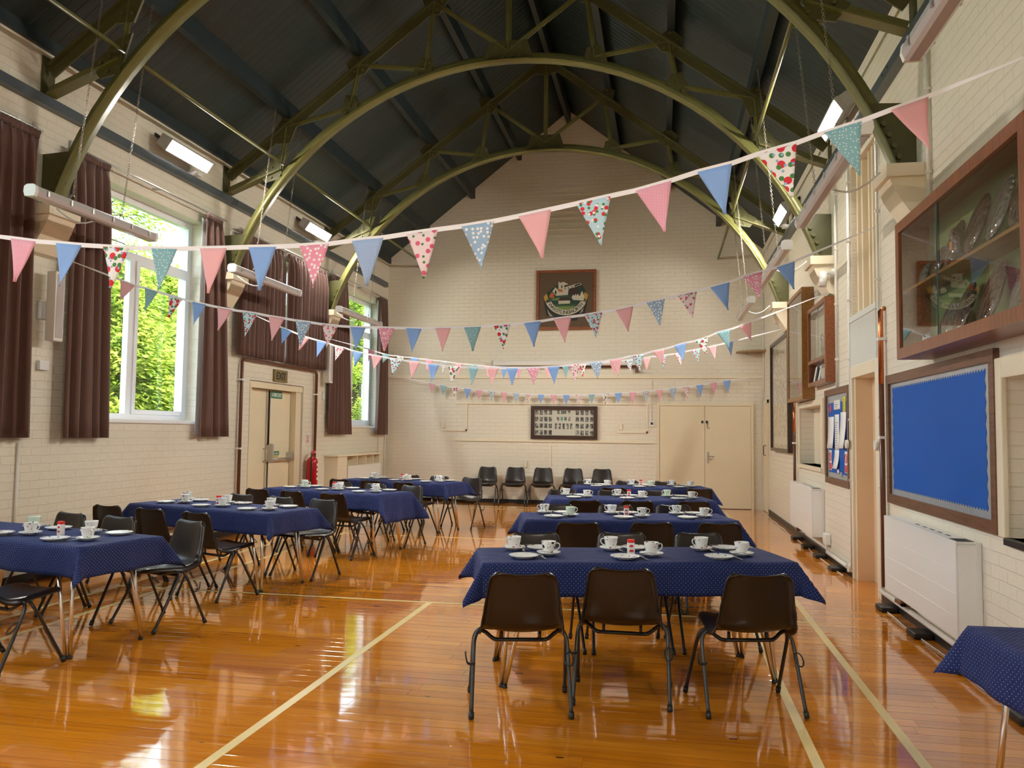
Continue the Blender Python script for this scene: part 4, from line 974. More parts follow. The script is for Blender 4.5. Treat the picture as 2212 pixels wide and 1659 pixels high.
# ------------------------------------------------------------------ end wall fittings
mx, mz, my = -1.965, 4.155, YB - .05
t = thing('village_sign_picture', 'square pine-framed painted village crest high on the end wall', 'wall sign', (mx, my, mz - .61))
fr = .05
obj('backing', MB().box(mx - .58, mx + .58, my + .01, my + .03, mz - .58, mz + .58), M['hardboard'], t)
obj('frame', MB().ring('y', my - .012, my + .035, mx - .615, mx + .615, mz - .615, mz + .615, .055), M['pine_x'], t)
def Q(px, py): return (mx + (px - 777) / 1335 * 1.23, mz - (py - 822) / 1345 * 1.23)
DEP = [.010]
def shape(nm, polys, m_, lift):
    b = MB()
    for pl in polys: b.prism([(Q(*p)[0], my + .010, Q(*p)[1]) for p in pl], (0, -.006 - lift, 0))
    return obj(nm, b, m_, t)
cG = mat('crest green', (.022, .075, .03), .5); cDG = mat('crest dark green', (.008, .035, .02), .5); cW = mat('crest pale stone', (.52, .50, .38), .5); cO = mat('crest orange roof', (.45, .11, .02), .5)
cP = mat('crest dark roof', (.035, .014, .018), .5); cY = mat('crest straw', (.55, .33, .05), .5); cS = mat('crest grey stone', (.33, .32, .24), .5); cK = M['ink']; cGr = mat('crest grass', (.16, .22, .06), .5)
shape('crest_backing', [[(275, 830), (345, 1180), (480, 1195), (600, 1290), (1020, 1295), (1060, 1190), (1190, 1170), (1265, 800), (1220, 900), (340, 900)]], cK, 0)
shape('crest_trees', [[(350, 860), (335, 700), (360, 620), (400, 640), (430, 590), (470, 560), (520, 540), (560, 480), (610, 500), (700, 600), (960, 560), (990, 440), (1060, 430), (1130, 490), (1180, 580), (1210, 680), (1200, 860), (1100, 900), (1000, 1040), (560, 1040), (440, 900)]], cDG, .002)
shape('crest_lawn', [[(360, 860), (380, 760), (560, 740), (840, 740), (860, 830), (560, 850)], [(480, 920), (560, 1040), (700, 1065), (860, 1060), (1040, 950), (900, 920), (640, 915)]], cG, .004)
shape('crest_field', [[(540, 975), (600, 1030), (760, 1062), (900, 1030), (1000, 965)], [(460, 800), (600, 780), (860, 770), (850, 800), (620, 830), (470, 825)]], cGr, .006)
shape('church', [[(605, 620), (605, 425), (625, 415), (645, 440), (720, 418), (812, 465), (812, 482), (735, 500), (735, 545), (1075, 445), (1125, 490), (960, 545), (860, 570), (830, 600), (820, 715), (560, 730), (520, 690), (470, 630), (540, 540), (580, 580)]], cW, .008)
shape('church_detail', [[(525, 690), (525, 630), (545, 600), (565, 635), (565, 690)], [(735, 500), (800, 485), (790, 515), (735, 540)], [(965, 495), (1075, 455), (1100, 490), (965, 535)], [(840, 620), (880, 580), (1060, 545), (1060, 690), (835, 720)], [(668, 560), (668, 500), (690, 490), (695, 560)], [(745, 590), (745, 565), (765, 558), (765, 590)], [(820, 575), (820, 548), (840, 543), (840, 572)], [(900, 548), (900, 522), (918, 518), (918, 545)]], cP, .010)
shape('orange_roof', [[(575, 570), (690, 595), (715, 640), (620, 640)], [(400, 730), (455, 645), (510, 690), (510, 780), (420, 770)]], cO, .012)
shape('houses', [[(940, 830), (900, 780), (945, 690), (960, 730), (1000, 680), (1015, 730), (1045, 675), (1070, 740), (1135, 630), (1175, 740), (1175, 850), (960, 832)], [(610, 915), (610, 845), (870, 840), (870, 910)]], cW, .012)
shape('dark_roofs', [[(600, 845), (650, 768), (840, 765), (890, 835)], [(930, 700), (1110, 650), (1090, 735), (1060, 740), (1045, 690), (1005, 740), (995, 690), (960, 740)]], cP, .014)
shape('wheat', [[(a, b_), (a + 22, b_ - 10), (a + 55, b_ + 90), (a + 45, b_ + 130), (a + 30, b_ + 100)] for a, b_ in ((275, 740), (297, 715), (322, 690))], cY, .006)
shape('wheat', [[(a, b_), (a - 22, b_ - 10), (a - 60, b_ + 90), (a - 48, b_ + 130), (a - 30, b_ + 100)] for a, b_ in ((1215, 670), (1240, 690), (1268, 715))], cY, .006)
cxp, czp = 775, 690
def ring(r0, r1, a0, a1): return [(cxp + r1 * math.sin(a), czp + r1 * math.cos(a) * .98) for a in np.linspace(a0, a1, 22)] + [(cxp + r0 * math.sin(a), czp + r0 * math.cos(a) * .98) for a in np.linspace(a1, a0, 22)]
shape('scroll', [ring(372, 492, -1.10, 1.10)], cW, .015)
shape('scroll_ends', [[(320, 880), (405, 880), (370, 930), (340, 920)], [(1130, 860), (1215, 860), (1200, 920), (1165, 900)], [(360, 1020), (400, 1100), (490, 1190), (420, 1190), (380, 1120)], [(1170, 1010), (1150, 1090), (1080, 1150), (1120, 1060)]], cS, .005)
b = MB(); word = 'WRESTLINGWORTH'; wd_ = [1.25, 1, .9, .8, .85, .85, .5, 1.05, 1.0, 1.25, 1.1, 1, .9, 1.05]; tot = sum(wd_); acc = 0
for ch, q in zip(word, wd_):
    a = -1.0 + 2.0 * (acc + q / 2) / tot; acc += q
    X_, Z_ = Q(cxp + 463 * math.sin(a), czp + 463 * math.cos(a) * .98)
    text(b, ch, (X_, my - .0113, Z_), (math.cos(a), 0, math.sin(a)), (-math.sin(a), 0, math.cos(a)), .098)
obj('lettering', b, M['ink'], t)
# framed portraits
x0, x1, z0, z1 = -2.665, -1.31, 1.31, 1.98; y0 = YB - .06
t = thing('framed_portraits', 'wide dark wooden frame of small black and white portraits on the end wall', 'picture', (-1.99, y0, z0))
obj('frame', MB().ring('y', y0, YB - .005, x0, x1, z0, z1, .075), M['dark_wood'], t)
bk = obj('mount', MB().box(x0 + .07, x1 - .07, y0 + .028, y0 + .034, z0 + .07, z1 - .07), mat('cream mount', (.55, .55, .46), .7), t)
n = NT('old photograph'); P = n.obj(); oi = n.node('ObjectInfo').outputs['Random']
v = n.node('VectorMath', (P, n.comb(n.math('MULTIPLY', oi, 9.0), 0.0, n.math('MULTIPLY', oi, 23.0))), operation='ADD').outputs[0]
M['photo'] = n.set(color=n.ramp(n.noise(v, 26, 2)[0], (.38, (.02, .02, .018)), (.5, (.10, .10, .09)), (.66, (.42, .41, .37))), rough=.4)
pr = [None]
def portrait(px, pz, w_, h_, m_=None):
    "px, pz are fractions of the picture opening"
    xx = x0 + .075 + (x1 - x0 - .15) * px; zz = z1 - .075 - (z1 - z0 - .15) * pz
    o = obj('portrait', MB().box(xx - w_ / 2, xx + w_ / 2, y0 + .0255, y0 + .028, zz - h_ / 2, zz + h_ / 2), m_ or M['photo'], t)
for r_ in range(4):
    for c in range(4):
        portrait(.036 + c * .0775, .11 + r_ * .26, .068, .095); portrait(.725 + c * .0805, .11 + r_ * .26, .068, .095)
for px in (.405, .585): portrait(px, .09, .05, .075)
portrait(.493, .10, .11, .07)
for k_, px in enumerate((.398, .463, .525, .592)): portrait(px, .35, .048, .078, mat('green portrait', (.10, .30, .22), .5) if k_ == 1 else None)
for px in (.366, .430, .495, .560, .624): portrait(px, .64, .046, .115)
obj('glazing', MB().box(x0 + .07, x1 - .07, y0 + .014, y0 + .017, z0 + .07, z1 - .07), M['glass'], t)
# rolled up projector screen on two wooden blocks
t = thing('projector_screen', 'rolled white projector screen case across the end wall', 'projector screen', (-1.97, YB - .1, 2.75))
obj('case', MB().box(-3.46, -.5, YB - .16, YB - .06, 2.80, 2.90, .02), M['pipe_white'], t)
for x in (-3.48, -.5): obj('end_cap', MB().box(x, x + .03, YB - .165, YB - .055, 2.795, 2.905, .005), M['greyplastic'], t)
obj('support_board', MB().box(-3.40, -.52, YB - .058, YB, 2.76, 2.83, .004).box(-.56, -.50, YB - .09, YB, 2.66, 2.80, .004), M['walnut_y'], t)
def corner_shelf(x0, x1, z, lab, dp=.48):
    t = thing('corner_shelf', lab, 'shelf', ((x0 + x1) / 2, YB - .2, z)); r = x1 - x0; s = 1 if x1 > 0 else -1
    xc = x1 if s > 0 else x0; pl = [(xc, YB, z)] + [(xc - s * r * math.cos(a), YB - dp * math.sin(a), z) for a in np.linspace(0, PI / 2, 12)]
    obj('board', MB().prism(pl, (0, 0, .028)), M['shelfwood'], t); obj('bracket', MB().box((x0 + x1) / 2 - .012, (x0 + x1) / 2 + .012, YB - .15, YB, z - .05, z, .003), M['steel'], t)
corner_shelf(1.39, 1.905, 3.04, 'light wooden quarter-round shelf high in the corner of the heater wall')
corner_shelf(-5.785, -5.25, 2.99, 'wooden quarter-round shelf high in the corner of the window wall', .17)
def flatrun(lab, segs, wd=.035, dep=.02):
    b = MB()
    for (ax, az), (bx, bz) in segs: b.box(min(ax, bx) - wd / 2, max(ax, bx) + wd / 2, YB - dep, YB, min(az, bz) - wd / 2, max(az, bz) + wd / 2, .003)
    a = segs[0][0]; solo('cable_trunking', b, M['cream'], lab, 'cable trunking', (a[0], YB, a[1]))
flatrun('cream trunking line running over the framed portraits on the end wall', [((-4.24, 2.03), (-.275, 2.03))])
flatrun('cream trunking loop on the end wall beside the windows', [((-4.03, 2.0), (-4.03, 1.47)), ((-4.55, 1.47), (-4.03, 1.47))], .04)
flatrun('cream trunking loop on the end wall beside the double door', [((-.33, 2.0), (-.33, 1.47)), ((-.88, 1.47), (-.33, 1.47))], .04)
flatrun('cream wooden batten across the end wall under the framed portraits', [((-4.23, 1.275), (-.23, 1.275))], .06)
flatrun('cream trunking dropping from the batten behind the spare chairs', [((-2.27, 1.24), (-2.27, .1))], .045)
for x, z, lab in ((-4.53, 1.575, 'small cream bar end on the end wall trunking beside the windows'), (-.85, 1.575, 'small cream bar end on the end wall trunking beside the double door'), (-2.77, .80, 'cream socket box on the end wall above the spare chairs')):
    solo('socket_box', MB().box(x - .03, x + .03, YB - .045, YB, z - .07, z + .06, .01), M['cream'], lab, 'socket', (x, YB, z))
t = thing('thermostat', 'small white thermostat beside the double door', 'thermostat', (-.23, YB, 1.6)); obj('case', MB().box(-.275, -.19, YB - .035, YB, 1.585, 1.70, .008), M['whiteplastic'], t); obj('display', MB().box(-.255, -.21, YB - .038, YB - .035, 1.62, 1.67), M['black'], t)
solo('cable', MB().tube([(-.23, YB - .01, 1.7), (-.235, YB - .012, 2.0), (-.22, YB - .012, 2.3), (-.235, YB - .012, 2.66), (-.5, YB - .012, 2.68)], .006, 6), M['pipe_white'], 'thin cable climbing from the thermostat to the projector screen', 'cable', (-.23, YB, 1.7))

# ------------------------------------------------------------------ heater wall fittings
def case(t, xf, y0, y1, z0, z1, fr, mh, mv, depth_in=.02):
    "open-fronted box with a face frame: xf front plane"
    obj('carcass', MB().ring('x', xf + .025, XR, y0, y1, z0, z1, .02), mh, t)
    obj('face_frame', MB().ring('x', xf, xf + .0249, y0, y1, z0, z1, fr), mv, t)
# trophy cabinet
xf, y0, y1, z0, z1 = 1.668, 4.10, 6.26, 2.0, 2.99
t = thing('display_cabinet', 'big mahogany glass-fronted cabinet of wrapped plaques above the blue board', 'cabinet', (XR, 5.2, 2.0))
case(t, xf, y0, y1, z0, z1, .075, M['wood_y'], M['wood_z'])
obj('back_panel', MB().box(XR - .012, XR - .002, y0 + .02, y1 - .02, z0 + .02, z1 - .02), M['felt'], t)
obj('shelf', MB().box(xf + .04, XR - .012, y0 + .02, y1 - .02, 2.475, 2.495), M['oak_y'], t)
obj('glass_door', MB().box(xf + .012, xf + .016, 5.40, y1 - .05, z0 + .06, z1 - .06), M['cabglass'], t)
obj('glass_door', MB().box(xf + .020, xf + .024, y0 + .05, 5.46, z0 + .06, z1 - .06), M['cabglass'], t)
obj('door_edge', MB().box(xf + .010, xf + .018, 5.395, 5.40, z0 + .06, z1 - .06), mat('glass edge', (.08, .13, .14), .1), t)
n = NT('brown wrapped wood'); vz = n.node('TexVoronoi', {'Vector': n.obj(), 'Scale': 30.0}).outputs[0]
M['wrap'] = n.set(color=n.mix(vz, (.045, .018, .012, 1), (.10, .05, .035, 1)), rough=.10, coat=1, crough=.03, normal=n.bump(vz, 1.0, .02))
n = NT('pewter wrapped'); vz = n.node('TexVoronoi', {'Vector': n.obj(), 'Scale': 34.0}).outputs[0]
M['wrap2'] = n.set(color=n.mix(vz, (.10, .085, .07, 1), (.26, .24, .22, 1)), rough=.10, coat=1, crough=.03, normal=n.bump(vz, 1.0, .02))
def plaque(y, z, w_, h_, lab, m_, lean=.30):
    G = []; 
    for i in range(13):
        a = -PI / 2 + PI * i / 12; row = []
        for k in range(20):
            q = 2 * PI * k / 20
            row.append(Vector((.028 * math.sin(a) * 1.0, w_ / 2 * math.cos(a) ** .6 * math.cos(q) if abs(a) < 1.57 else 0, h_ / 2 * (math.cos(a) ** .6 if abs(a) < 1.57 else 0) * math.sin(q))))
        G.append(row)
    b = MB().grid(G, closed_u=True); bmesh.ops.remove_doubles(b.bm, verts=b.bm.verts[:], dist=.0005)
    for v in b.bm.verts: v.co = Vector((v.co.x + lean * (v.co.z), v.co.y, v.co.z * .96))
    bmesh.ops.translate(b.bm, vec=(XR - .115, y, z + h_ / 2), verts=b.bm.verts[:])
    t = solo('plaque', b, m_, lab, 'plaque', (XR - .115, y, z), 'wrapped plaques in the cabinet')
    obj('rim', MB().tube([(lean * (h_ / 2 * math.sin(q)) + .03 - .03, w_ / 2 * .97 * math.cos(q), h_ / 2 + h_ / 2 * .94 * math.sin(q)) for q in [2 * PI * k / 24 for k in range(24)]], .009, 6, closed=True), m_, t)
sh1, sh2 = 2.505, 2.030
for y, z, w_, h_, nm, m_ in ((6.02, sh1, .13, .15, 'small silvery plaque on the upper shelf, at its far end', 'wrap2'), (5.72, sh1, .20, .20, 'brown plaque on the upper shelf behind the far glass door', 'wrap'),
                             (5.42, sh1, .22, .30, 'long brown plaque on the upper shelf at the glass door edge', 'wrap'), (5.05, sh1, .26, .36, 'tall round-topped brown plaque on the upper shelf beside the orange-marked tankard', 'wrap'), (4.72, sh1, .24, .37, 'grey metallic plaque on the upper shelf', 'wrap2'), (4.42, sh1, .26, .33, 'reddish brown plaque on the upper shelf at the near end', 'wrap'),
                             (6.0, sh2, .16, .15, 'small silvery plaque on the cabinet floor', 'wrap2'), (5.55, sh2, .24, .31, 'grey knobbly plaque on the cabinet floor at the glass door edge', 'wrap2'), (5.28, sh2, .22, .36, 'dark round-topped plaque on the cabinet floor', 'wrap'), (4.86, sh2, .26, .41, 'tall bubbly brown plaque on the cabinet floor', 'wrap'), (4.45, sh2, .24, .34, 'grey ribbed plaque on the cabinet floor at the near end', 'wrap2')):
    plaque(y, z, w_, h_, nm, M[m_])
t = thing('tankard', 'wrapped metal tankard with an orange patch on the cabinet upper shelf', 'tankard', (XR - .16, 5.24, sh1))
obj('body', MB().lathe([(0, 0), (.042, 0), (.04, .02), (.034, .06), (.038, .12), (.045, .17), (.03, .2), (0, .205)], 18, (XR - .16, 5.24, sh1)), M['wrap'], t)
obj('patch', MB().prism([(XR - .16 - .0385 * math.cos(a), 5.24 + .0385 * math.sin(a), sh1 + .07) for a in (-.6, -.3, 0, .3, .6)] + [(XR - .16 - .041 * math.cos(a), 5.24 + .041 * math.sin(a), sh1 + .12) for a in (.6, .3, 0, -.3, -.6)], (-.003, 0, 0)), mat('orange patch', (.5, .16, .03), .5), t)
obj('handle', MB().tube(smooth_path([(XR - .17, 5.205, sh1 + .14), (XR - .175, 5.165, sh1 + .13), (XR - .175, 5.16, sh1 + .08), (XR - .17, 5.205, sh1 + .05)], 3), .006, 6), M['wrap2'], t)
# pin boards
def board(name, lab, y0, y1, z0, z1, fr, inner):
    t = thing(name, lab, 'notice board', (XR, (y0 + y1) / 2, z0)); x = XR - .035
    obj('frame', MB().ring('x', x, XR, y0, y1, z0, z1, fr), M['walnut_y'], t)
    x2 = XR - .014
    obj('silver_border', MB().box(x2, XR - .004, y0 + fr - .01, y1 - fr + .01, z0 + fr - .01, z1 - fr + .01), M['silverpaper'], t)
    a0, a1, c0, c1 = inner; pts = []; st = .045
    ny, nz = int((a1 - a0) / st), int((c1 - c0) / (st * 1.9)); dy, dz = (a1 - a0) / ny, (c1 - c0) / nz
    for i in range(ny): pts += [(a0 + i * dy, c0), (a0 + (i + .5) * dy, c0 - .018)]
    for i in range(nz): pts += [(a1, c0 + i * dz), (a1 - .020, c0 + (i + .5) * dz)]
    for i in range(ny): pts += [(a1 - i * dy, c1), (a1 - (i + .8) * dy, c1 + .022)]
    for i in range(nz): pts += [(a0, c1 - i * dz), (a0 + .020, c1 - (i + .5) * dz)]
    obj('backing_paper', MB().prism([(x2 - .001, p, q) for p, q in pts], (-.001, 0, 0)), M['bluepaper'], t)
    return t, x2 - .003
t, x = board('notice_board', 'big empty blue notice board with silver border above the white heater', 5.085, 7.39, .885, 1.962, .075, (5.25, 7.26, 1.02, 1.835))
t, x = board('notice_board', 'small blue notice board pinned with papers beside the doorway', 8.83, 10.08, .90, 1.975, .07, (8.94, 9.95, 1.04, 1.80))
def sheet(nm, y0, y1, z0, z1, m_, curl=0):
    G = [[Vector((x - .002 - curl * (k / 5) ** 2, y0 + (y1 - y0) * j / 2, z1 + (z0 - z1) * k / 5)) for j in range(3)] for k in range(6)]
    return obj(nm, MB().grid(G).solid(.0008), m_, t)
def lines(par, y0, y1, z0, z1, n_, m_=None):
    b = MB(); r_ = random.Random(int(y0 * 100))
    for i in range(n_):
        z = z1 - (z1 - z0) * (i + .5) / n_; ln = (y1 - y0) * r_.uniform(.45, .95); b.box(x - .0036, x - .003, y1 - ln, y1, z - .0035, z + .0035)
    o = obj('print', b, m_ or mat('print', (.3, .3, .3), .7), par); return o
p = sheet('notice', 9.62, 9.93, 1.30, 1.66, M['paper'], .02)
p = sheet('notice', 9.35, 9.58, 1.29, 1.68, M['paper'], .0); lines(p, 9.39, 9.54, 1.33, 1.6, 11)
p = sheet('notice', 9.36, 9.60, .98 + .1, 1.285, M['paper'], .03)
p = sheet('notice', 9.0, 9.27, 1.31, 1.70, M['paper'], .035)
p = sheet('title_card', 9.28, 9.62, 1.735, 1.84, M['paper']); lines(p, 9.34, 9.56, 1.755, 1.80, 2, M['navyink'])
p = sheet('yellow_poster', 9.02, 9.16, 1.70, 1.86, mat('yellow poster', (.75, .68, .03), .5)); lines(p, 9.05, 9.12, 1.72, 1.84, 5, M['ink'])
b = MB().prism([(x, 9.83 + .055 * math.cos(a), 1.755 + .05 * math.sin(a)) for a in [2 * PI * k / 16 for k in range(16)]] , (-.001, 0, 0)); obj('red_badge', b, M['red'], t)
for yy_ in (9.83, 9.02):
    p = sheet('no_entry_notice', yy_ - .07, yy_ + .07, 1.05, 1.28, M['paper'])
    b = MB().tube([(x - .0036, yy_ + .05 * math.cos(a), 1.205 + .045 * math.sin(a)) for a in [2 * PI * k / 18 for k in range(18)]], .006, 4, closed=True).box(x - .0036, x - .003, yy_ - .06, yy_ + .06, 1.06, 1.135)
    b.beam((x - .0034, yy_ - .035, 1.175), (x - .0034, yy_ + .035, 1.235), .001, .008, (1, 0, 0)); obj('print', b, M['red'], p)
p = sheet('small_card', 9.38, 9.48, 1.035, 1.078, M['paper'])
p = sheet('small_card', 9.22, 9.33, 1.0, 1.05, M['silverpaper'])
# leaflet cabinet
t = thing('leaflet_cabinet', 'small mahogany wall cabinet with sliding glass and a leaflet holder', 'cabinet', (XR, 10.2, 2.05))
xf = 1.80
case(t, xf, 9.6, 10.74, 2.05, 3.03, .05, M['wood_y'], M['wood_z'])
obj('back_panel', MB().box(XR - .012, XR - .002, 9.62, 10.72, 2.07, 3.01), mat('pale cabinet back', (.45, .43, .36), .6), t)
obj('rail', MB().box(xf, XR - .012, 9.62, 10.72, 2.33, 2.37), M['wood_y'], t)
obj('glass_door', MB().box(xf + .01, xf + .014, 10.1, 10.70, 2.37, 2.99), M['cabglass'], t); obj('glass_door', MB().box(xf + .018, xf + .022, 9.64, 10.14, 2.37, 2.99), M['cabglass'], t)
p = solo('figurine', MB().lathe([(0, 0), (.03, 0), (.028, .02), (.012, .04), (.024, .1), (.018, .16), (.011, .19), (.024, .22), (.024, .26), (0, .29)], 14, (XR - .05, 10.08, 2.373)), M['wrap2'], 'silvery trophy figurine inside the leaflet cabinet', 'trophy', (XR - .06, 10.08, 2.372))
h = solo('leaflet_holder', MB().prism([(1.84, 9.75, 2.073), (1.875, 9.75, 2.073), (1.892, 9.75, 2.29), (1.832, 9.75, 2.24)], (0, .32, 0)), mat('clear grey plastic', (.42, .41, .38), .15), 'clear leaflet holder on the ledge of the leaflet cabinet', 'leaflet holder', (1.86, 9.9, 2.073))
for y, dz, m_, nm in ((10.2, .27, 'paper', 'white'), (10.38, .26, 'ink', 'black'), (10.50, .28, 'paper', 'folded white')):
    solo('leaflet', MB().prism([(1.835, y, 2.09), (1.841, y, 2.09), (1.886, y + .04, 2.07 + dz - .04), (1.88, y + .04, 2.07 + dz - .04)], (0, .1, -.015)), M[m_], '%s leaflet leaning in the bottom of the leaflet cabinet' % nm, 'leaflet', (1.84, y, 2.075))
# banner case
t = thing('banner_case', 'tall deep oak display case with a yellow banner inside', 'display case', (XR, 11.5, 1.9))
xf = 1.755
case(t, xf, 10.88, 12.14, 1.91, 3.37, .05, M['oak_y'], M['oak_z'])
obj('back_panel', MB().box(XR - .012, XR - .002, 10.9, 12.12, 1.93, 3.35), mat('dull cream lining', (.34, .31, .22), .7), t)
obj('glass_door', MB().box(xf + .012, xf + .016, 10.92, 12.1, 1.95, 3.33), M['cabglass'], t)
bn = thing('banner', 'long yellow silk banner with blue lettering hanging inside the oak case', 'banner', (XR - .05, 11.3, 2.0))
G = [[Vector((XR - .05 + .008 * math.sin(j * 1.9 + k * .4), 11.18 + .22 * j / 6, 3.22 - 1.05 * k / 10)) for j in range(7)] for k in range(11)]
obj('cloth', MB().grid(G).solid(.003), M['yellow'], bn)
obj('fringe', MB().prism([(XR - .05, 11.1, 2.17), (XR - .05, 11.48, 2.17), (XR - .05, 11.44, 2.06), (XR - .05, 11.30, 2.0), (XR - .05, 11.14, 2.06)], (.004, 0, 0)), mat('orange fringe', (.6, .25, .08), .8), bn)
b = MB()
for i in range(13): b.box(XR - .064, XR - .060, 11.27, 11.33, 3.12 - i * .066, 3.155 - i * .066)
obj('lettering', b, M['navyink'], bn)
# parish map frame
t = thing('framed_map', 'tall black-framed parish map beside the oak case', 'picture', (XR, 13.65, 1.18)); xf = 1.825
obj('frame', MB().ring('x', xf, XR, 12.65, 14.65, 1.18, 3.01, .05), M['dark_wood_z'], t)
n = NT('pale printed map'); P = n.obj(); k1 = n.noise(n.scale(P, 1, 3, 4), 3.2, 4)[0]
M['map'] = n.set(color=n.ramp(k1, (.42, (.30, .285, .21)), (.5, (.40, .38, .29)), (.56, (.62, .60, .50))), rough=.5)
obj('map_sheet', MB().box(XR - .03, XR - .02, 12.7, 14.6, 1.23, 2.96), M['map'], t)
b = MB(); r_ = random.Random(3)
for i in range(34):
    y, z = r_.uniform(12.8, 14.4), r_.uniform(1.45, 2.8); b.box(XR - .032, XR - .03, y, y + r_.uniform(.04, .16), z, z + r_.uniform(.03, .12))
b.box(XR - .032, XR - .03, 12.8, 14.5, 1.3, 1.42)
obj('pictures', b, mat('map pictures', (.60, .58, .50), .5), t)
obj('glazing', MB().box(xf + .02, xf + .023, 12.69, 14.61, 1.22, 2.97), M['glass'], t)
# heaters
def heater(y0, y1, lab):
    xf = 1.762; t = thing('storage_heater', lab, 'heater', (XR, (y0 + y1) / 2, .2), group='white storage heaters')
    obj('body', MB().box(xf + .012, XR - .004, y0 + .012, y1 - .012, .215, .79, .006), M['white'], t)
    b = MB().box(xf, xf + .012, y0 + .005, y1, .21, .80, .004)
    for z in (.34, .48, .62): b.box(xf - .0015, xf, y0 + .02, y1 - .01, z, z + .003)
    obj('front_panel', b, M['white'], t)
    obj('end_panel', MB().box(xf + .012, XR - .004, y0, y0 + .012, .22, .775, .003).box(XR - .03, XR, y0 - .006, y0 + .01, .2, .80, .002), M['white'], t)
    b = MB().box(xf, XR - .02, y0, y1, .79, .802, .003)
    obj('top_panel', b, M['white'], t)
    b = MB()
    for i in range(11): b.box(xf + .014, XR - .035, y0 + .012 + i * .014, y0 + .019 + i * .014, .802, .804)
    for i in range(5): b.box(xf + .06, xf + .075, y0 + .30 + i * .16, y0 + .38 + i * .16, .802, .8035)
    obj('grille_slots', b, M['black'], t)
    obj('support_bracket', MB().box(xf + .04, XR, y1 - .32, y1 - .28, .135, .215).box(xf + .04, xf + .07, y1 - .32, y1 - .12, .135, .16), M['brownpipe'], t)
heater(5.42, 7.06, 'white storage heater under the big blue notice board')
heater(10.32, 12.03, 'white storage heater under the hatch and oak case')
solo('isolator_switch', MB().box(XR - .06, XR, 9.96, 10.14, .17, .30, .012).box(XR - .04, XR - .02, 10.03, 10.06, .09, .17), M['whiteplastic'], 'white switch box low on the wall beside the far heater', 'switch', (XR, 10.05, .17))
# pipes and cables
for y, z0, z1, nm in ((8.80, .06, 4.27, 'on the far side of the doorway'), (7.64, .06, 4.27, 'between the doorway and the copper pipe'), (9.43, 1.98, 4.27, 'above the leaflet cabinet'), (16.1, 1.95, 4.2, 'in the corner by the end wall'), (6.2, 3.05, 4.27, 'over the big cabinet')):
    b = MB().tube([(XR - .02, y, z0), (XR - .02, y, z1)], .014, 8)
    for z in np.arange(z0 + .3, z1, .62): b.box(XR - .04, XR, y - .017, y + .017, z, z + .022, .003)
    if z0 < .1: b.tube([(XR - .07, y, 1.36), (XR - .045, y, 1.36)], .045, 14)
    solo('conduit', b, M['pipe_white'], 'white conduit up the heater wall %s' % nm, 'conduit', (XR, y, z0))
t = thing('copper_pipe', 'copper pipe rising beside the big blue notice board', 'pipe', (XR - .03, 7.50, 0))
obj('upper_pipe', MB().tube([(XR - .04, 7.50, 1.9), (XR - .04, 7.50, 2.54), (XR, 7.50, 2.57)], .022, 10), M['copper'], t)
obj('lower_pipe', MB().tube([(XR - .04, 7.50, .15), (XR - .04, 7.50, 1.9)], .022, 10), M['brownpipe'], t)
for z in (2.28, 1.42): obj('pipe_clip', MB().box(XR - .07, XR, 7.46, 7.54, z, z + .025, .003), M['white'], t)
t = thing('copper_pipe', 'copper pipe rising beside the serving hatch under the oak case', 'pipe', (XR - .03, 12.3, 0))
obj('upper_pipe', MB().tube([(XR - .04, 12.3, 1.5), (XR - .04, 12.3, 1.92)], .02, 10), M['copper'], t); obj('lower_pipe', MB().tube([(XR - .04, 12.3, .4), (XR - .04, 12.3, 1.5)], .02, 10), M['brownpipe'], t); obj('pipe_clip', MB().box(XR - .07, XR, 12.27, 12.33, 1.32, 1.345, .003), M['white'], t)
for y0, y1, nm in ((4.3, 7.6, 'under the heater below the blue board'), (8.9, 9.93, 'under the small notice board')):
    solo('skirting_pipe', MB().tube([(XR - .045, y0, .10), (XR - .045, y1, .10)], .022, 10).tube([(XR - .045, y0 + (.84 if y0 < 5 else -.01), .09), (XR, y0 + (.84 if y0 < 5 else -.01), .09)], .045, 14), M['pipe_white'], 'white pipe along the floor edge %s' % nm, 'pipe', (XR, y0, .1))
r_ = random.Random(5)
for y0, y1, nm in ((3.2, 7.6, 'along the floor below the blue board'), (8.9, 16.0, 'along the floor beyond the doorway')):
    solo('floor_cable', MB().tube(smooth_path([(XR - .085 - r_.uniform(0, .03), y, .006) for y in np.arange(y0, y1, .42)], 4), .005, 6), M['pipe_white'], 'thin white cable trailing %s' % nm, 'cable', (XR - .08, y0, 0))
for y, nm in ((4.62, 'first from the corner table'), (5.5, 'second from the corner table'), (6.37, 'third, by the blue board heater'), (7.25, 'fourth from the corner table'), (9.25, 'first beyond the doorway'), (10.17, 'second beyond the doorway'), (11.0, 'third beyond the doorway'), (11.86, 'fourth beyond the doorway')):
    solo('rubber_pad', MB().box(XR - .155, XR - .022, y - .10, y + .10, 0, .042, .013), M['rubber'], 'black rubber pad on the floor by the heater wall, %s' % nm, 'rubber pad', (XR - .09, y, 0), 'black rubber pads along the heater wall')
for y, yb, z, nm in ((9.66, 9.62, 3.22, 'middle'), (13.3, 13.3, 3.28, 'far')):
    t = thing('spotlight', 'white cylinder spotlight beneath the %s truss foot on the heater wall' % nm, 'spotlight', (XR, y, z))
    obj('base', MB().tube([(XR, y - .12, z + .06), (XR - .05, y - .12, z + .06)], .05, 14), M['white'], t); obj('arm', MB().tube([(XR - .05, y - .12, z + .06), (XR - .13, y - .12, z + .06)], .012, 8), M['white'], t)
    obj('head', MB().tube([(XR - .13, y - .12, z + .08), (XR - .145, y - .13, z - .09)], .042, 16), M['white'], t)

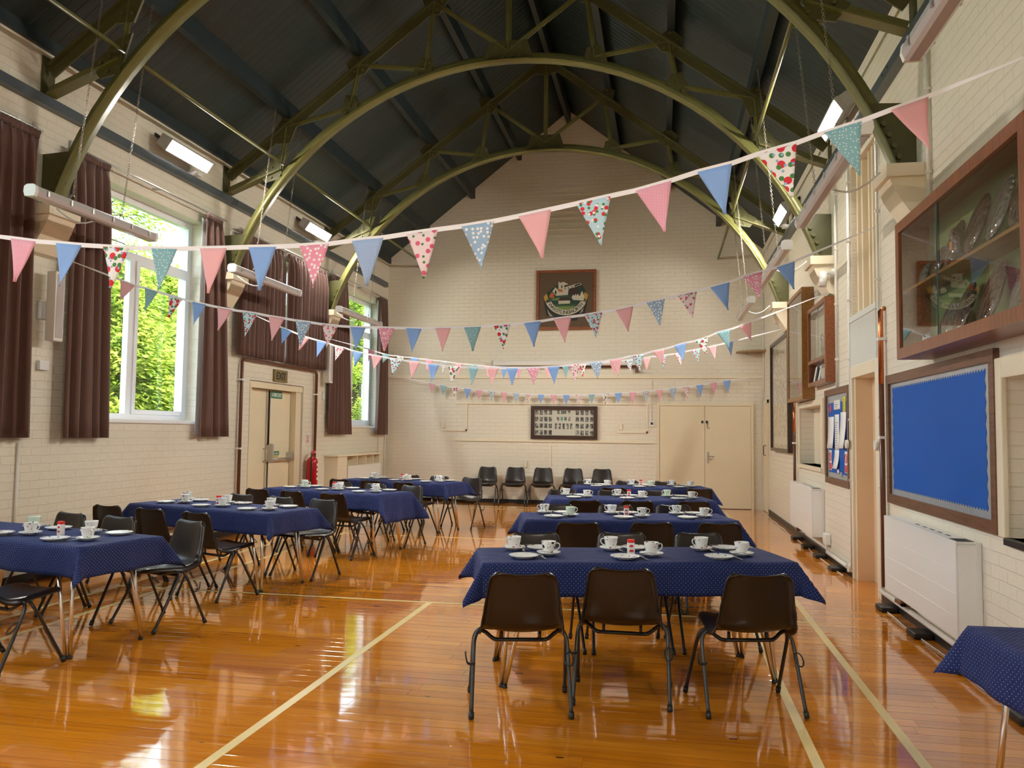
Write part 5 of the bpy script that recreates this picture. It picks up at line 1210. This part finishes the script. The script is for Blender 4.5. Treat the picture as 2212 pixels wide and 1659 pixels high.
# ------------------------------------------------------------------ outside: grass and trees
g = struct('ground', MB().box(-60, XL - .5, -30, 60, -.5, -.35), mat_var('grass', (.09, .2, .03), .9, .4, 2))
n = NT('leaves'); oi = n.noise(n.obj(), 2.2, 3)[0]; r2 = n.node('TexWhiteNoise', {'Vector': n.scale(n.obj(), 9, 9, 9)}).outputs[0]
lc = n.ramp(n.math('ADD', n.math('MULTIPLY', oi, .8), n.math('MULTIPLY', r2, .25)), (.33, (.12, .25, .03)), (.50, (.34, .47, .06)), (.70, (.62, .66, .12)))
n.set(color=lc, rough=.6); tr = n.node('BsdfTranslucent', (lc,)); mx_ = n.node('MixShader', (.45, n.b.outputs[0], tr.outputs[0])); n.t.links.new(mx_.outputs[0], n.out.inputs[0]); M['leaf'] = n.m
M['bark'] = mat_var('bark', (.10, .07, .045), .9, .3, 10)
def tree(x, y, h, r, seed, label, dens=5200, z0=.4, open_=.0):
    rng = np.random.default_rng(seed); t = thing('tree', label, 'tree', (x, y, -.35), group='trees outside the windows')
    b = MB().tube([(x, y, -.4), (x + .1, y, h * .5), (x, y + .1, h * .92)], [r * .09, r * .06, .02], 8)
    br = []
    for k in range(46):
        f_ = rng.uniform(.08, .97); z = z0 + (h - z0) * f_; a = rng.uniform(0, 2 * PI); L_ = r * (1 - f_ * .78) * rng.uniform(.75, 1.1)
        p0 = Vector((x, y, z)); p1 = p0 + Vector((math.cos(a) * L_, math.sin(a) * L_, -.10 * L_ + rng.uniform(-.1, .25) * L_)); br.append((p0, p1))
        b.tube([p0, p0.lerp(p1, .5) + Vector((0, 0, .06 * L_)), p1], [.03, .02, .006], 5)
    obj('trunk', b, M['bark'], t)
    B0 = np.array([p for p, q in br]); B1 = np.array([q for p, q in br]); k = rng.integers(0, len(br), dens); f_ = rng.uniform(.15, 1.05, dens) ** .7
    c = B0[k] + (B1[k] - B0[k]) * f_[:, None] + rng.normal(0, 1, (dens, 3)) * (.18 + .12 * (1 - f_))[:, None]
    d = B1[k] - B0[k]; a = np.arctan2(d[:, 1], d[:, 0]) + rng.uniform(-1.1, 1.1, dens); d = np.stack([np.cos(a), np.sin(a), rng.uniform(-.65, .1, dens)], 1); d /= np.linalg.norm(d, axis=1)[:, None]
    s_ = rng.normal(0, 1, (dens, 3)); s_ -= d * (s_ * d).sum(1)[:, None]; s_ /= np.linalg.norm(s_, axis=1)[:, None]
    ln = rng.uniform(.10, .22, dens)[:, None]; wd = rng.uniform(.014, .032, dens)[:, None]; c -= np.array([x, y, -.35])
    V = np.stack([c - d * ln / 2, c + s_ * wd - d * ln * .05, c + d * ln / 2, c - s_ * wd - d * ln * .05], 1).reshape(-1, 3); Fc = np.arange(dens * 4).reshape(-1, 4).tolist()
    me = bpy.data.meshes.new('foliage'); me.from_pydata(V.tolist(), [], Fc); me.materials.append(M['leaf'])
    o = bpy.data.objects.new('foliage', me); C.objects.link(o); o.parent = t
tree(-10.9, 14.5, 4.8, 2.3, 1, 'bright bushy conifer filling the tree window beside its long curtain', 65000, -.2)
tree(-12.0, 18.2, 5.4, 2.6, 2, 'bright conifer in the tree window, on the fire door side', 65000, -.2)
tree(-16.5, 21.0, 10.5, 3.8, 3, 'tall open tree behind the bright conifers, reaching above the window top', 11000, 4.5)
tree(-11.2, 10.4, 5.0, 2.1, 4, 'green bush glimpsed at the edge of the first window', 36000, -.2)
tree(-11.6, 29.0, 8.0, 3.4, 5, 'green tree seen through the window by the end wall', 70000, -.2)
tree(-12.0, 23.6, 5.2, 2.4, 6, 'leafy tree glimpsed through the slit between the curtains above the fire door', 30000, -.2)
